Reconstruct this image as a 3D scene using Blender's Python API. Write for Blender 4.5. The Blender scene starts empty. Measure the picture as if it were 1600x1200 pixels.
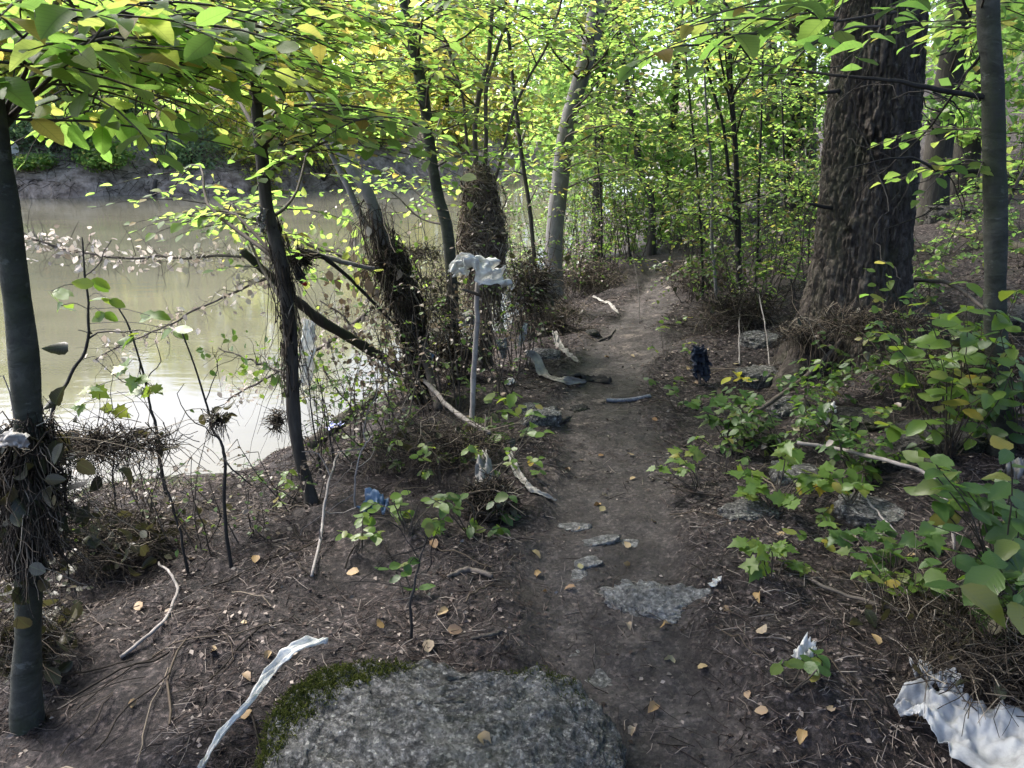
import bpy, bmesh, math, random
import numpy as np
from mathutils import Vector, Matrix

# ------------------------------------------------------------------ camera, sky, sun, exposure
scene = bpy.context.scene
col = scene.collection
FPX, PITCH, EYE = 1143.0, math.radians(19.3), 1.5
cam_d = bpy.data.cameras.new('camera'); cam = bpy.data.objects.new('camera', cam_d); col.objects.link(cam)
cam_d.sensor_width = 36.0; cam_d.lens = 36.0 * FPX / 1600.0
cam_d.clip_start = 0.05; cam_d.clip_end = 2000.0
cam.location = (0, 0, EYE); cam.rotation_euler = (math.pi / 2 - PITCH, 0, 0)
scene.camera = cam

SUN_EL, SUN_AZ = math.radians(50), math.radians(-54)      # azimuth from +Y, negative = left, across the river
world = bpy.data.worlds.new('World'); scene.world = world; world.use_nodes = True
wn = world.node_tree.nodes; wl = world.node_tree.links
for n in list(wn): wn.remove(n)
wo = wn.new('ShaderNodeOutputWorld'); wb = wn.new('ShaderNodeBackground'); ws = wn.new('ShaderNodeTexSky')
ws.sky_type = 'NISHITA'; ws.sun_disc = False
ws.sun_elevation = SUN_EL; ws.sun_rotation = SUN_AZ
ws.air_density = 0.65; ws.dust_density = 3.0; ws.ozone_density = 0.3
wb.inputs['Strength'].default_value = 0.15
wl.new(ws.outputs[0], wb.inputs[0]); wl.new(wb.outputs[0], wo.inputs[0])
sun_d = bpy.data.lights.new('sun', 'SUN'); sun = bpy.data.objects.new('sun', sun_d); col.objects.link(sun)
sun_d.energy = 1.9; sun_d.angle = math.radians(14); sun_d.color = (1.0, 0.97, 0.92)
sdir = Vector((math.sin(SUN_AZ) * math.cos(SUN_EL), math.cos(SUN_AZ) * math.cos(SUN_EL), math.sin(SUN_EL)))
sun.rotation_euler = sdir.to_track_quat('Z', 'Y').to_euler(); sun.location = sdir * 60
vs = scene.view_settings
scene.display_settings.display_device = 'sRGB'
vs.view_transform = 'Standard'; vs.look = 'None'; vs.exposure = 2.22; vs.gamma = 1.0; vs.use_curve_mapping = False
scene.render.engine = 'CYCLES'
cy = scene.cycles
cy.use_denoising = True; cy.max_bounces = 7; cy.diffuse_bounces = 4; cy.glossy_bounces = 3
cy.transmission_bounces = 4; cy.transparent_max_bounces = 6; cy.caustics_reflective = False; cy.caustics_refractive = False
cy.sample_clamp_indirect = 6.0

rng = np.random.default_rng(11)
random.seed(5)
U = rng.uniform

# ------------------------------------------------------------------ pixel <-> world
CAMP = np.array([0.0, 0.0, EYE]); SP, CP = math.sin(PITCH), math.cos(PITCH)
def pdir(px, py):
    dx, dy = (px - 800.0) / FPX, (600.0 - py) / FPX
    return np.array([dx, CP + dy * SP, -SP + dy * CP])
def at(px, py, Y):
    d = pdir(px, py); return CAMP + d * (Y / d[1])
def proj(P):
    q = np.atleast_2d(P) - CAMP
    z = q[:, 1] * CP - q[:, 2] * SP
    z = np.where(z < 0.05, 0.05, z)
    return 800 + FPX * q[:, 0] / z, 600 - FPX * (q[:, 1] * SP + q[:, 2] * CP) / z, z
def flat(px, py, z=0.0):
    d = pdir(px, py); return CAMP + d * ((z - EYE) / d[2])

# ------------------------------------------------------------------ numpy noise
def _hash(ix, iy, iz, seed):
    n = (ix.astype(np.int64) * 374761393 + iy.astype(np.int64) * 668265263 + iz.astype(np.int64) * 2147483647 + seed * 1274126177) & 0xffffffff
    n = ((n ^ (n >> 13)) * 1274126177) & 0xffffffff
    n = ((n ^ (n >> 16)) * 2246822519) & 0xffffffff
    return ((n ^ (n >> 15)) & 0xffffff) / float(0xffffff)
def noise3(x, y, z, seed=0):
    x = np.asarray(x, float); y = np.asarray(y, float); z = np.asarray(z, float)
    x, y, z = np.broadcast_arrays(x, y, z)
    ix, iy, iz = np.floor(x), np.floor(y), np.floor(z)
    fx, fy, fz = x - ix, y - iy, z - iz
    fx = fx * fx * (3 - 2 * fx); fy = fy * fy * (3 - 2 * fy); fz = fz * fz * (3 - 2 * fz)
    r = 0
    for a in (0, 1):
        for b in (0, 1):
            for c in (0, 1):
                w = (fx if a else 1 - fx) * (fy if b else 1 - fy) * (fz if c else 1 - fz)
                r = r + w * _hash(ix + a, iy + b, iz + c, seed)
    return r * 2 - 1
def fbm(x, y, z=0.0, oct=4, seed=0, gain=0.5):
    r, a, f = 0, 1.0, 1.0
    for o in range(oct):
        r = r + a * noise3(np.asarray(x) * f, np.asarray(y) * f, np.asarray(z) * f, seed + o * 17); a *= gain; f *= 2.03
    return r

# ------------------------------------------------------------------ terrain function
NEAR = np.array([(-60, -40), (-14, -6), (-6.5, 1.5), (-4.4, 4.2), (-3.5, 5.5), (-2.4, 6.0), (-1.4, 6.5), (-.75, 8), (-.2, 10), (.5, 13), (1.4, 18), (4, 28), (10, 45), (25, 80), (70, 170)], float)
FAR = np.array([(-120, 10), (-40, 29), (-30, 31), (-20, 32), (-12, 33.5), (-7, 38), (-3, 47), (3, 66), (15, 100), (50, 170)], float)
WATER = -1.32
def sdist(x, y, line):
    best = np.full(np.shape(x), 1e9); sg = np.ones(np.shape(x)); ts = np.zeros(np.shape(x))
    for i in range(len(line) - 1):
        a, b = line[i], line[i + 1]; ab = b - a; L2 = ab @ ab
        t = ((x - a[0]) * ab[0] + (y - a[1]) * ab[1]) / L2; tc = np.clip(t, 0, 1)
        dx, dy = x - (a[0] + ab[0] * tc), y - (a[1] + ab[1] * tc)
        d = np.hypot(dx, dy); cr = ab[0] * (y - a[1]) - ab[1] * (x - a[0])
        m = d < best
        best = np.where(m, d, best); sg = np.where(m, np.where(cr < 0, 1.0, -1.0), sg); ts = np.where(m, i + tc, ts)
    return best * sg, ts          # + on the right of the line
PATHPX = [(1010, 1330), (1000, 1200), (962, 1000), (950, 850), (962, 700), (938, 600), (968, 520), (1004, 460), (1040, 420), (1052, 398)]
PATH = np.array([[0.1, -6], [0.25, -1], [0.24, 0.6]] + [list(flat(*p)[:2]) for p in PATHPX] + [[2.15, 11], [2.1, 14], [2.9, 20], [5.6, 30], [12, 46], [27, 80], [72, 170]], float)
def terrain(x, y):
    x = np.asarray(x, float); y = np.asarray(y, float)
    dn, _ = sdist(x, y, NEAR); df, _ = sdist(x, y, FAR); dp, tp = sdist(x, y, PATH)
    df = -df
    wob = fbm(x * .45, y * .45, 3.1, 3, 5) * .35
    dn = dn + wob * np.clip(np.abs(dn) + .3, 0, 1); df = df + wob * 2
    Lb = 1.15 + .95 * np.clip((-x - .75) / 1.1, 0, 1)
    h = WATER + 1.32 * (1 - np.exp(-(np.maximum(dn, 0) / Lb) ** (1 + .25 * np.clip((-x - .75) / 1.1, 0, 1))))
    h = np.where(dn < 0, WATER + np.maximum(dn * .6, -2.2), h)
    s = np.maximum(dp - .75, 0)
    slope = .16 * s + .030 * np.minimum(s, 8) ** 2 + .1 * np.maximum(s - 8, 0)
    slope = np.where(s > 8, .16 * 8 + .03 * 64 + .40 * (s - 8) - .004 * np.minimum(s - 8, 45) ** 2, slope)
    h = np.where(dn > 0, h + slope, h)
    hf = WATER + 2.9 * (1 - np.exp(-np.maximum(df, 0) / 2.6)) + .16 * np.maximum(df - 1, 0)
    hf = np.where(df > 40, hf - .12 * (df - 40), hf)
    h = np.where(df > 0, hf, h)
    return h, dn, df, dp
def detail(x, y, dn, df, dp):
    land = np.clip(dn * 2 + .2, 0, 1)
    pw = .27 + .07 * noise3(x * 1.3, y * 1.3, 2.2, 9)
    pm = 1 - np.clip((np.abs(dp + .06 * noise3(x * 3, y * 3, 7, 3)) - pw * .75) / (pw * .55), 0, 1)
    pm = pm * pm * (3 - 2 * pm)
    n = fbm(x * 1.1, y * 1.1, 0, 4, 1) * .055
    fine = fbm(x * 9, y * 9, .5, 4, 2, .6) * .016
    mid = fbm(x * 3.5, y * 3.5, .9, 3, 4) * .03
    h = (n + mid + fine) * (1 - .72 * pm) * np.where(df > 0, 3.0, land) - .05 * pm + fine * .35 * pm
    return h, pm

def axis_grid(lo, d0, d1, hi, step, grow):
    a = list(np.arange(d0, d1 + step * .5, step))
    s, v = step, a[-1]
    while v < hi: s *= grow; v += s; a.append(v)
    s, v = step, a[0]; pre = []
    while v > lo: s *= grow; v -= s; pre.append(v)
    return np.array(pre[::-1] + a)
GX = axis_grid(-160, -3.2, 3.6, 160, .028, 1.075)
GY = axis_grid(-30, .9, 8.2, 230, .028, 1.06)
XX, YY = np.meshgrid(GX, GY)
HH, DN, DF, DP = terrain(XX, YY)
dh, PM = detail(XX, YY, DN, DF, DP)
HH = HH + dh
def hz(x, y):
    x = np.asarray(x, float); y = np.asarray(y, float)
    i = np.clip(np.searchsorted(GX, x) - 1, 0, len(GX) - 2); j = np.clip(np.searchsorted(GY, y) - 1, 0, len(GY) - 2)
    u = np.clip((x - GX[i]) / (GX[i + 1] - GX[i]), 0, 1); v = np.clip((y - GY[j]) / (GY[j + 1] - GY[j]), 0, 1)
    return HH[j, i] * (1 - u) * (1 - v) + HH[j, i + 1] * u * (1 - v) + HH[j + 1, i] * (1 - u) * v + HH[j + 1, i + 1] * u * v
def gnd(px, py, lift=0.0):
    d = pdir(px, py)
    t = np.linspace(.6, 70, 5000); P = CAMP[None] + d[None] * t[:, None]
    below = P[:, 2] < hz(P[:, 0], P[:, 1])
    k = int(np.argmax(below)) if below.any() else len(t) - 1
    a, b = t[max(k - 1, 0)], t[k]
    for _ in range(14):
        m = .5 * (a + b); p = CAMP + d * m
        if p[2] < hz(p[0], p[1]): b = m
        else: a = m
    p = CAMP + d * b; p[2] = float(hz(p[0], p[1])) + lift
    return p

# ------------------------------------------------------------------ mesh builder
class MB:
    def __init__(s): s.v = []; s.f = {3: [], 4: []}; s.a = []; s.m = {3: [], 4: []}; s.n = 0
    def add(s, V, F, luv=None, mi=0):
        V = np.asarray(V, float).reshape(-1, 3)
        for f in (F if isinstance(F, list) else [F]):
            f = np.asarray(f, np.int64)
            if f.size == 0: continue
            k = f.shape[1]; s.f[k].append(f + s.n); s.m[k].append(np.full(len(f), mi, np.int32))
        s.v.append(V); s.a.append(np.zeros((len(V), 3)) if luv is None else np.asarray(luv, float).reshape(-1, 3)); s.n += len(V)
    def mesh(s, name, mats, off=(0, 0, 0), smooth=True):
        me = bpy.data.meshes.new(name)
        V = np.concatenate(s.v) - np.asarray(off)[None]; A = np.concatenate(s.a)
        loops, tot, mi = [], [], []
        for k in (4, 3):
            if s.f[k]:
                f = np.concatenate(s.f[k]); loops.append(f.ravel()); tot.append(np.full(len(f), k)); mi.append(np.concatenate(s.m[k]))
        loops = np.concatenate(loops); tot = np.concatenate(tot); mi = np.concatenate(mi)
        me.vertices.add(len(V)); me.vertices.foreach_set('co', V.astype(np.float32).ravel())
        me.loops.add(len(loops)); me.loops.foreach_set('vertex_index', loops.astype(np.int32))
        me.polygons.add(len(tot))
        me.polygons.foreach_set('loop_start', np.concatenate([[0], np.cumsum(tot)[:-1]]).astype(np.int32))
        me.polygons.foreach_set('loop_total', tot.astype(np.int32))
        me.polygons.foreach_set('use_smooth', np.full(len(tot), smooth))
        for m in (mats if isinstance(mats, (list, tuple)) else [mats]): me.materials.append(M[m] if isinstance(m, str) else m)
        me.polygons.foreach_set('material_index', mi.astype(np.int32))
        at_ = me.attributes.new('luv', 'FLOAT_VECTOR', 'POINT'); at_.data.foreach_set('vector', A.astype(np.float32).ravel())
        me.update(calc_edges=True)
        return me
ORG = {}
def tag(o, label=None, cat=None, group=None, kind=None):
    if label: o['label'] = label
    if cat: o['category'] = cat
    if group: o['group'] = group
    if kind: o['kind'] = kind
    return o
def thing(name, label, cat, loc, group=None):
    o = bpy.data.objects.new(name, None); o.empty_display_size = .1; col.objects.link(o)
    o.location = [float(c) for c in loc]; ORG[o.name] = np.asarray(loc, float)
    return tag(o, label, cat, group)
def part(name, mb, mats, parent=None, base=None, kind=None, smooth=True):
    off = ORG[parent.name] if parent is not None else (np.asarray(base, float) if base is not None else np.zeros(3))
    o = bpy.data.objects.new(name, mb.mesh(name, mats, off, smooth)); col.objects.link(o)
    if parent is not None: o.parent = parent
    elif base is not None: o.location = [float(c) for c in base]
    ORG[o.name] = off
    if kind: o['kind'] = kind
    return o
def solo(name, label, cat, mb, mats, base, group=None, smooth=True, kind=None):
    return tag(part(name, mb, mats, None, base, kind, smooth), label, cat, group)

def norm(v): return v / np.maximum(np.linalg.norm(v, axis=-1, keepdims=True), 1e-9)
def tubes(mb, P, R, sides=3, mi=0, rnd=None):
    P = np.asarray(P, float)
    if P.ndim == 2: P = P[None]
    N, K, _ = P.shape
    R = np.broadcast_to(np.asarray(R, float), (N, K))
    T = norm(np.gradient(P, axis=1))
    ref = np.where(np.abs(T[:, :, 2:3]).mean(axis=1, keepdims=True) > .8, np.array([1., .2, 0])[None, None], np.array([0., 0, 1])[None, None])
    A = norm(np.cross(T, ref)); B = np.cross(T, A)
    th = np.arange(sides) / sides * 2 * np.pi
    V = P[:, :, None] + R[:, :, None, None] * (A[:, :, None] * np.cos(th)[None, None, :, None] + B[:, :, None] * np.sin(th)[None, None, :, None])
    idx = np.arange(N * K * sides).reshape(N, K, sides)
    a = idx[:, :-1]; b = idx[:, 1:]
    F = np.stack([a, np.roll(a, -1, 2), np.roll(b, -1, 2), b], -1).reshape(-1, 4)
    rn = U(0, 1, N) if rnd is None else np.broadcast_to(rnd, N)
    luv = np.zeros((N, K, sides, 3)); luv[..., 1] = np.linspace(0, 1, K)[None, :, None]; luv[..., 2] = rn[:, None, None]
    mb.add(V, F, luv, mi)
def resample(pts, n):
    pts = np.asarray(pts, float)
    if len(pts) > 2:                                   # Catmull-Rom
        e = np.vstack([2 * pts[0] - pts[1], pts, 2 * pts[-1] - pts[-2]]); out = []
        for t in np.linspace(0, len(pts) - 1, n):
            i = min(int(t), len(pts) - 2); u = t - i; p0, p1, p2, p3 = e[i:i + 4]
            out.append(.5 * (2 * p1 + (p2 - p0) * u + (2 * p0 - 5 * p1 + 4 * p2 - p3) * u * u + (3 * p1 - p0 - 3 * p2 + p3) * u ** 3))
        return np.array(out)
    t = np.linspace(0, 1, n)[:, None]; return pts[0] * (1 - t) + pts[1] * t
def rad(vals, n): return np.interp(np.linspace(0, 1, n), np.linspace(0, 1, len(vals)), vals)
def tube1(mb, pts, radii, n=24, sides=8, wob=0.0, rough=0.0, mi=0, cap=True):
    P = resample(pts, n); R = rad(radii, n)
    if wob: P = P + np.stack([fbm(np.arange(n) * .35, U(0, 99), k, 2) for k in range(3)], 1) * wob
    if rough: R = R * (1 + rough * fbm(np.arange(n) * .6, U(0, 99), 0, 2))
    if cap:
        t = norm(P[-1] - P[-2]); P = np.vstack([P, P[-1] + t * R[-1] * .3]); R = np.append(R, R[-1] * .05)
        t = norm(P[0] - P[1]); P = np.vstack([P[0] + t * R[0] * .2, P]); R = np.append(R[0] * .05, R)
    tubes(mb, P, R, sides, mi); return P

# ------------------------------------------------------------------ leaf templates: x across, y along, z up
def tpl_oval(n, w, serr, curl, fold):
    vs_ = np.linspace(0, 1, n + 1); V = []; 
    wid = lambda v: w * (np.sin(np.pi * np.clip(v, 0, 1) ** .8) ** .75)
    for i, v in enumerate(vs_):
        z = -curl * v * v
        ww = wid(v) * (1 + (serr if i % 2 else -serr)) if 0 < i < n else 0
        V += [(0, v, z), (-ww, v + serr * .25, z + fold * ww), (ww, v + serr * .25, z + fold * ww)]
    F4, F3 = [], []
    for i in range(n):
        a, b = 3 * i, 3 * i + 3
        if i == 0: F3 += [(a, b, b + 1), (a, b + 2, b)]
        elif i == n - 1: F3 += [(a, b, a + 1), (a, a + 2, b)]
        else: F4 += [(a, b, b + 1, a + 1), (a, a + 2, b + 2, b)]
    V = np.array(V, float); keep = sorted({k for f in F4 + F3 for k in f}); mp = {k: i for i, k in enumerate(keep)}
    F4 = np.array([[mp[k] for k in f] for f in F4]).reshape(-1, 4); F3 = np.array([[mp[k] for k in f] for f in F3])
    return V[keep], [f for f in (F4, F3) if f.size]
def tpl_lobed():
    out = [(0, 0), (.16, .02), (.34, -.06), (.30, .14), (.52, .30), (.34, .38), (.36, .58), (.22, .60), (.13, .74), (0, 1)]
    pts = out + [(-x, y) for x, y in out[-2:0:-1]]
    V = [(0, .35, 0)] + [(x, y, -.12 * y * y + .10 * abs(x)) for x, y in pts]; n = len(pts)
    return np.array(V, float), [np.array([(0, i + 1, (i + 1) % n + 1) for i in range(n)])]
TPL = {'far': (np.array([(0, 0, 0), (-.33, .48, .09), (0, 1, -.08), (.33, .48, .09)], float), [np.array([(0, 2, 1), (0, 3, 2)])]),
       'mid': tpl_oval(3, .34, 0, .12, .25), 'near': tpl_oval(9, .31, .05, .16, .22), 'lobed': tpl_lobed(), 'fallen': tpl_oval(6, .37, .07, .38, .55)}
def bake(mb, L, kind='mid', mi=0, curlj=.6):
    P, A, Nn, S, R = L
    if len(P) == 0: return
    V, F = TPL[kind]
    A = norm(A); X = norm(np.cross(A, Nn)); Z = np.cross(X, A)
    cz = 1 + U(-curlj, curlj, len(P)) * 1.5
    W = P[:, None] + S[:, None, None] * (V[None, :, 0, None] * X[:, None] + V[None, :, 1, None] * A[:, None] + (V[None, :, 2] * cz[:, None])[..., None] * Z[:, None])
    luv = np.stack([np.broadcast_to(V[None, :, 0], W.shape[:2]), np.broadcast_to(V[None, :, 1], W.shape[:2]), np.broadcast_to(R[:, None], W.shape[:2])], -1)
    off = (np.arange(len(P)) * len(V))[:, None, None]
    mb.add(W, [(f[None] + off).reshape(-1, f.shape[1]) for f in F], luv, mi)
LEAFMESH = {}
def leaf_mesh(kind, mat, var):
    k = (kind, mat, var)
    if k not in LEAFMESH:
        V, F = TPL[kind]; V = V.copy(); V[:, 2] = V[:, 2] * (.4, 1.0, 1.7, -.5)[var] + .03 * np.sin(V[:, 1] * 7 + var * 2) * np.abs(V[:, 0]) * 3
        V[:, 0] *= (1, .92, 1.06, .97)[var]
        mb = MB(); mb.add(V, F, np.stack([V[:, 0], V[:, 1], np.zeros(len(V))], 1)); LEAFMESH[k] = mb.mesh('leaf', mat)
    return LEAFMESH[k]
def leaf_objs(L, parent, mat, kind='near', name='leaf'):
    P, A, Nn, S, R = L
    A = norm(A); X = norm(np.cross(A, Nn)); Z = np.cross(X, A); o0 = ORG[parent.name]
    for i in range(len(P)):
        o = bpy.data.objects.new(name, leaf_mesh(kind, mat, int(R[i] * 97) % 4)); col.objects.link(o); o.parent = parent
        m = Matrix.Identity(4)
        for c, ax in enumerate((X[i], A[i], Z[i])):
            for r in range(3): m[r][c] = ax[r] * S[i]
        for r in range(3): m[r][3] = P[i][r] - o0[r]
        o.matrix_basis = m
def cat_leaves(Ls):
    Ls = [l for l in Ls if len(l[0])]
    return tuple(np.concatenate([l[k] for l in Ls]) for k in range(5)) if Ls else tuple(np.zeros(s) for s in ((0, 3), (0, 3), (0, 3), (0,), (0,)))
def pick(L, m): return tuple(a[m] for a in L)
def in_view(L, mar=30):
    x, y, z = proj(L[0]); dz = (L[0][:, 1] > .2)
    return (x > -mar) & (x < 1600 + mar) & (y > -mar) & (y < 1200 + mar) & dz, L[3] * FPX / z

# horizontal twig sprays with alternate leaves; returns leaves, twig polylines
def sprays(O, D, Ln, n, size, droop=.25, flatn=.35, K=5):
    O = np.asarray(O, float); D = norm(np.asarray(D, float)); N = len(O); Ln = np.broadcast_to(Ln, N)
    t = np.linspace(0, 1, K)
    bend = norm(np.cross(D, [0, 0, 1.])) * U(-.3, .3, (N, 1))
    tw = O[:, None] + Ln[:, None, None] * (D[:, None] * t[None, :, None] + bend[:, None] * (t ** 2)[None, :, None] - np.array([0, 0, droop])[None, None] * (t ** 2)[None, :, None])
    ti = (np.arange(n) + .6) / n
    ti = np.clip(ti[None] + U(-.3, .3, (N, n)) / n, 0.02, 1)
    Pl = O[:, None] + Ln[:, None, None] * (D[:, None] * ti[..., None] + bend[:, None] * (ti ** 2)[..., None] - np.array([0, 0, droop]) * (ti ** 2)[..., None])
    up = norm(np.array([0, 0, 1.])[None] + U(-.25, .25, (N, 3)))
    side = norm(np.cross(D, up))
    sg = np.where(np.arange(n) % 2 == 0, 1., -1.)[None, :, None]; last = (np.arange(n) == n - 1)[None, :, None]
    A = np.where(last, D[:, None], D[:, None] * U(.35, .9, (N, n, 1)) + sg * side[:, None]) + U(-.25, .25, (N, n, 3)) - np.array([0, 0, 1.]) * U(0, .55, (N, n, 1))
    Nn = up[:, None] + U(-flatn, flatn, (N, n, 3))
    S = size * U(.6, 1.15, (N, n)) * (1 - .25 * ti)
    return (Pl.reshape(-1, 3), A.reshape(-1, 3), Nn.reshape(-1, 3), S.ravel(), U(0, 1, N * n)), tw

# free-hanging or tangled strands: roots, straw, dry grass
def strands(mb, O, D, Ln, r=.0016, K=6, wig=.25, grav=.6, sides=3, mi=0):
    O = np.asarray(O, float); N = len(O); D = norm(np.asarray(D, float)); Ln = np.broadcast_to(Ln, N)
    P = [O]; d = D.copy(); st = (Ln / (K - 1))[:, None]
    for k in range(K - 1):
        d = norm(d + rng.normal(0, wig, (N, 3)) + np.array([0, 0, -grav / (K - 1)])); P.append(P[-1] + d * st)
    P = np.stack(P, 1)
    R = np.asarray(r) * U(.6, 1.5, (N, 1)) * np.linspace(1.1, .5, K)[None]
    tubes(mb, P, R, sides, mi); return P
# strands wound round an axis polyline
def wrap(mb, axis, rfun, n, r=.002, turn=(.6, 3.0), K=9, zj=.10, mi=0, zr=(0, 1), fluff=.035):
    ax = resample(axis, 40); t0 = U(zr[0], zr[1], n)
    th = U(0, 6.28, n)[:, None] + np.linspace(0, 1, K)[None] * (U(turn[0], turn[1], n) * np.where(U(0, 1, n) < .5, -1, 1))[:, None]
    L = np.linalg.norm(ax[-1] - ax[0])
    t = np.clip(t0[:, None] + np.cumsum(rng.normal(0, zj / 3, (n, K)), 1) / L, 0, 1)
    c = np.stack([np.interp(t, np.linspace(0, 1, 40), ax[:, k]) for k in range(3)], -1)
    rr = np.vectorize(rfun)(t) + np.abs(rng.normal(0, fluff * .5, (n, 1))) + np.cumsum(rng.normal(0, fluff * .2, (n, K)), 1) 
    rr = np.maximum(rr, np.vectorize(rfun)(t) * .96)
    P = c + np.stack([np.cos(th) * rr, np.sin(th) * rr, np.zeros_like(rr)], -1)
    P[..., 2] += np.cumsum(rng.normal(0, .012, (n, K)), 1)
    tubes(mb, P, r * U(.5, 1.8, (n, 1)) * np.ones((1, K)), 3, mi)

# ------------------------------------------------------------------ materials
M = {}
def new_mat(name):
    m = bpy.data.materials.new(name); m.use_nodes = True; nt = m.node_tree
    for n in list(nt.nodes): nt.nodes.remove(n)
    M[name] = m; return nt, nt.nodes, nt.links
def nd(ns, t, **kw):
    n = ns.new(t)
    for k, v in kw.items():
        if k.startswith('i_'): n.inputs[k[2:].replace('_', ' ')].default_value = v
        else: setattr(n, k, v)
    return n
def ramp(ns, stops, interp='LINEAR'):
    r = ns.new('ShaderNodeValToRGB'); e = r.color_ramp.elements; r.color_ramp.interpolation = interp
    while len(e) > 1: e.remove(e[-1])
    e[0].position = stops[0][0]; e[0].color = (*stops[0][1], 1)
    for p, c in stops[1:]: x = e.new(p); x.color = (*c, 1)
    return r
def mixc(ns, ls, f, a, b, mode='MIX'):
    m = ns.new('ShaderNodeMix'); m.data_type = 'RGBA'; m.blend_type = mode; m.clamp_factor = True
    for sock, v in ((m.inputs[0], f), (m.inputs[6], a), (m.inputs[7], b)):
        if isinstance(v, bpy.types.NodeSocket): ls.new(v, sock)
        elif isinstance(v, (int, float)): sock.default_value = v
        else: sock.default_value = (*v, 1)
    return m.outputs[2]
def math_(ns, ls, op, a, b=None, c=None):
    m = ns.new('ShaderNodeMath'); m.operation = op
    for i, v in enumerate((a, b, c)):
        if v is None: continue
        if isinstance(v, bpy.types.NodeSocket): ls.new(v, m.inputs[i])
        else: m.inputs[i].default_value = v
    return m.outputs[0]
def noise(ns, ls, vec, scale, detail=4, rough=.6, dist=0):
    n = nd(ns, 'ShaderNodeTexNoise'); n.inputs['Scale'].default_value = scale; n.inputs['Detail'].default_value = detail
    n.inputs['Roughness'].default_value = rough; n.inputs['Distortion'].default_value = dist
    if vec is not None: ls.new(vec, n.inputs['Vector'])
    return n.outputs['Fac']
def mapping(ns, ls, sc, src='Object'):
    tc = ns.new('ShaderNodeTexCoord'); mp = ns.new('ShaderNodeMapping'); mp.inputs['Scale'].default_value = sc
    ls.new(tc.outputs[src], mp.inputs['Vector']); return mp.outputs[0]
def finish(ns, ls, colr, rough=.8, spec=.3, bump=None, bstr=.5, bdist=.01, extra=None):
    p = ns.new('ShaderNodeBsdfPrincipled'); o = ns.new('ShaderNodeOutputMaterial')
    if isinstance(colr, bpy.types.NodeSocket): ls.new(colr, p.inputs['Base Color'])
    else: p.inputs['Base Color'].default_value = (*colr, 1)
    if isinstance(rough, bpy.types.NodeSocket): ls.new(rough, p.inputs['Roughness'])
    else: p.inputs['Roughness'].default_value = rough
    p.inputs['Specular IOR Level'].default_value = spec
    if bump is not None:
        b = ns.new('ShaderNodeBump'); b.inputs['Strength'].default_value = bstr; b.inputs['Distance'].default_value = bdist
        ls.new(bump, b.inputs['Height']); ls.new(b.outputs[0], p.inputs['Normal'])
    if extra is None: ls.new(p.outputs[0], o.inputs[0])
    return p, o

def leaf_mat(name, stops, trans, tmix=.5, rough=.42, spec=.45, vein=True):
    nt, ns, ls = new_mat(name)
    a = nd(ns, 'ShaderNodeAttribute', attribute_name='luv'); sx = ns.new('ShaderNodeSeparateXYZ'); ls.new(a.outputs['Vector'], sx.inputs[0])
    oi = ns.new('ShaderNodeObjectInfo')
    rnd = math_(ns, ls, 'FRACT', math_(ns, ls, 'ADD', sx.outputs[2], oi.outputs['Random']))
    r = ramp(ns, stops); ls.new(rnd, r.inputs[0]); c = r.outputs[0]
    tr = ramp(ns, trans); ls.new(rnd, tr.inputs[0]); tc_ = tr.outputs[0]
    bump = None
    if vein:
        ax = math_(ns, ls, 'ABSOLUTE', sx.outputs[0])
        v = math_(ns, ls, 'SUBTRACT', sx.outputs[1], math_(ns, ls, 'MULTIPLY', ax, .75))
        w = math_(ns, ls, 'ABSOLUTE', math_(ns, ls, 'SINE', math_(ns, ls, 'MULTIPLY', v, 32.0)))
        line = math_(ns, ls, 'SUBTRACT', 1.0, math_(ns, ls, 'MINIMUM', math_(ns, ls, 'MULTIPLY', w, 2.4), 1.0))
        midr = math_(ns, ls, 'SUBTRACT', 1.0, math_(ns, ls, 'MINIMUM', math_(ns, ls, 'MULTIPLY', ax, 40.0), 1.0))
        vv = math_(ns, ls, 'MAXIMUM', math_(ns, ls, 'MULTIPLY', line, .6), midr)
        c = mixc(ns, ls, math_(ns, ls, 'MULTIPLY', vv, .35), c, (.16, .22, .08))
        tc_ = mixc(ns, ls, math_(ns, ls, 'MULTIPLY', vv, .45), tc_, (.10, .14, .03))
        bump = w
    sp = noise(ns, ls, mapping(ns, ls, (1, 1, 1)), 22, 3)
    sm = math_(ns, ls, 'GREATER_THAN', sp, .70)
    c = mixc(ns, ls, math_(ns, ls, 'MULTIPLY', sm, .55), c, (.09, .06, .02))
    p, o = finish(ns, ls, c, rough, spec, bump, .10, .004, extra=True)
    t = ns.new('ShaderNodeBsdfTranslucent'); ls.new(tc_, t.inputs[0])
    mx = ns.new('ShaderNodeMixShader'); mx.inputs[0].default_value = tmix
    ls.new(p.outputs[0], mx.inputs[1]); ls.new(t.outputs[0], mx.inputs[2]); ls.new(mx.outputs[0], o.inputs[0])
G = lambda *s: list(s)
leaf_mat('leaf_beech', G((0, (.042, .100, .026)), (.55, (.075, .145, .036)), (.86, (.12, .165, .04)), (.95, (.22, .17, .04)), (1, (.16, .10, .03))),
         G((0, (.26, .48, .085)), (.6, (.42, .64, .13)), (.9, (.56, .62, .14)), (1, (.56, .42, .10))), .66, rough=.5, spec=.35)
leaf_mat('leaf_dark', G((0, (.030, .070, .018)), (.7, (.055, .110, .025)), (.95, (.09, .12, .03)), (1, (.15, .12, .03))),
         G((0, (.12, .26, .03)), (1, (.24, .36, .04))), .42)
leaf_mat('leaf_bramble', G((0, (.055, .105, .018)), (.7, (.085, .150, .024)), (.95, (.13, .15, .03)), (1, (.30, .20, .02))),
         G((0, (.18, .34, .03)), (1, (.34, .42, .05))), .40)
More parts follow.
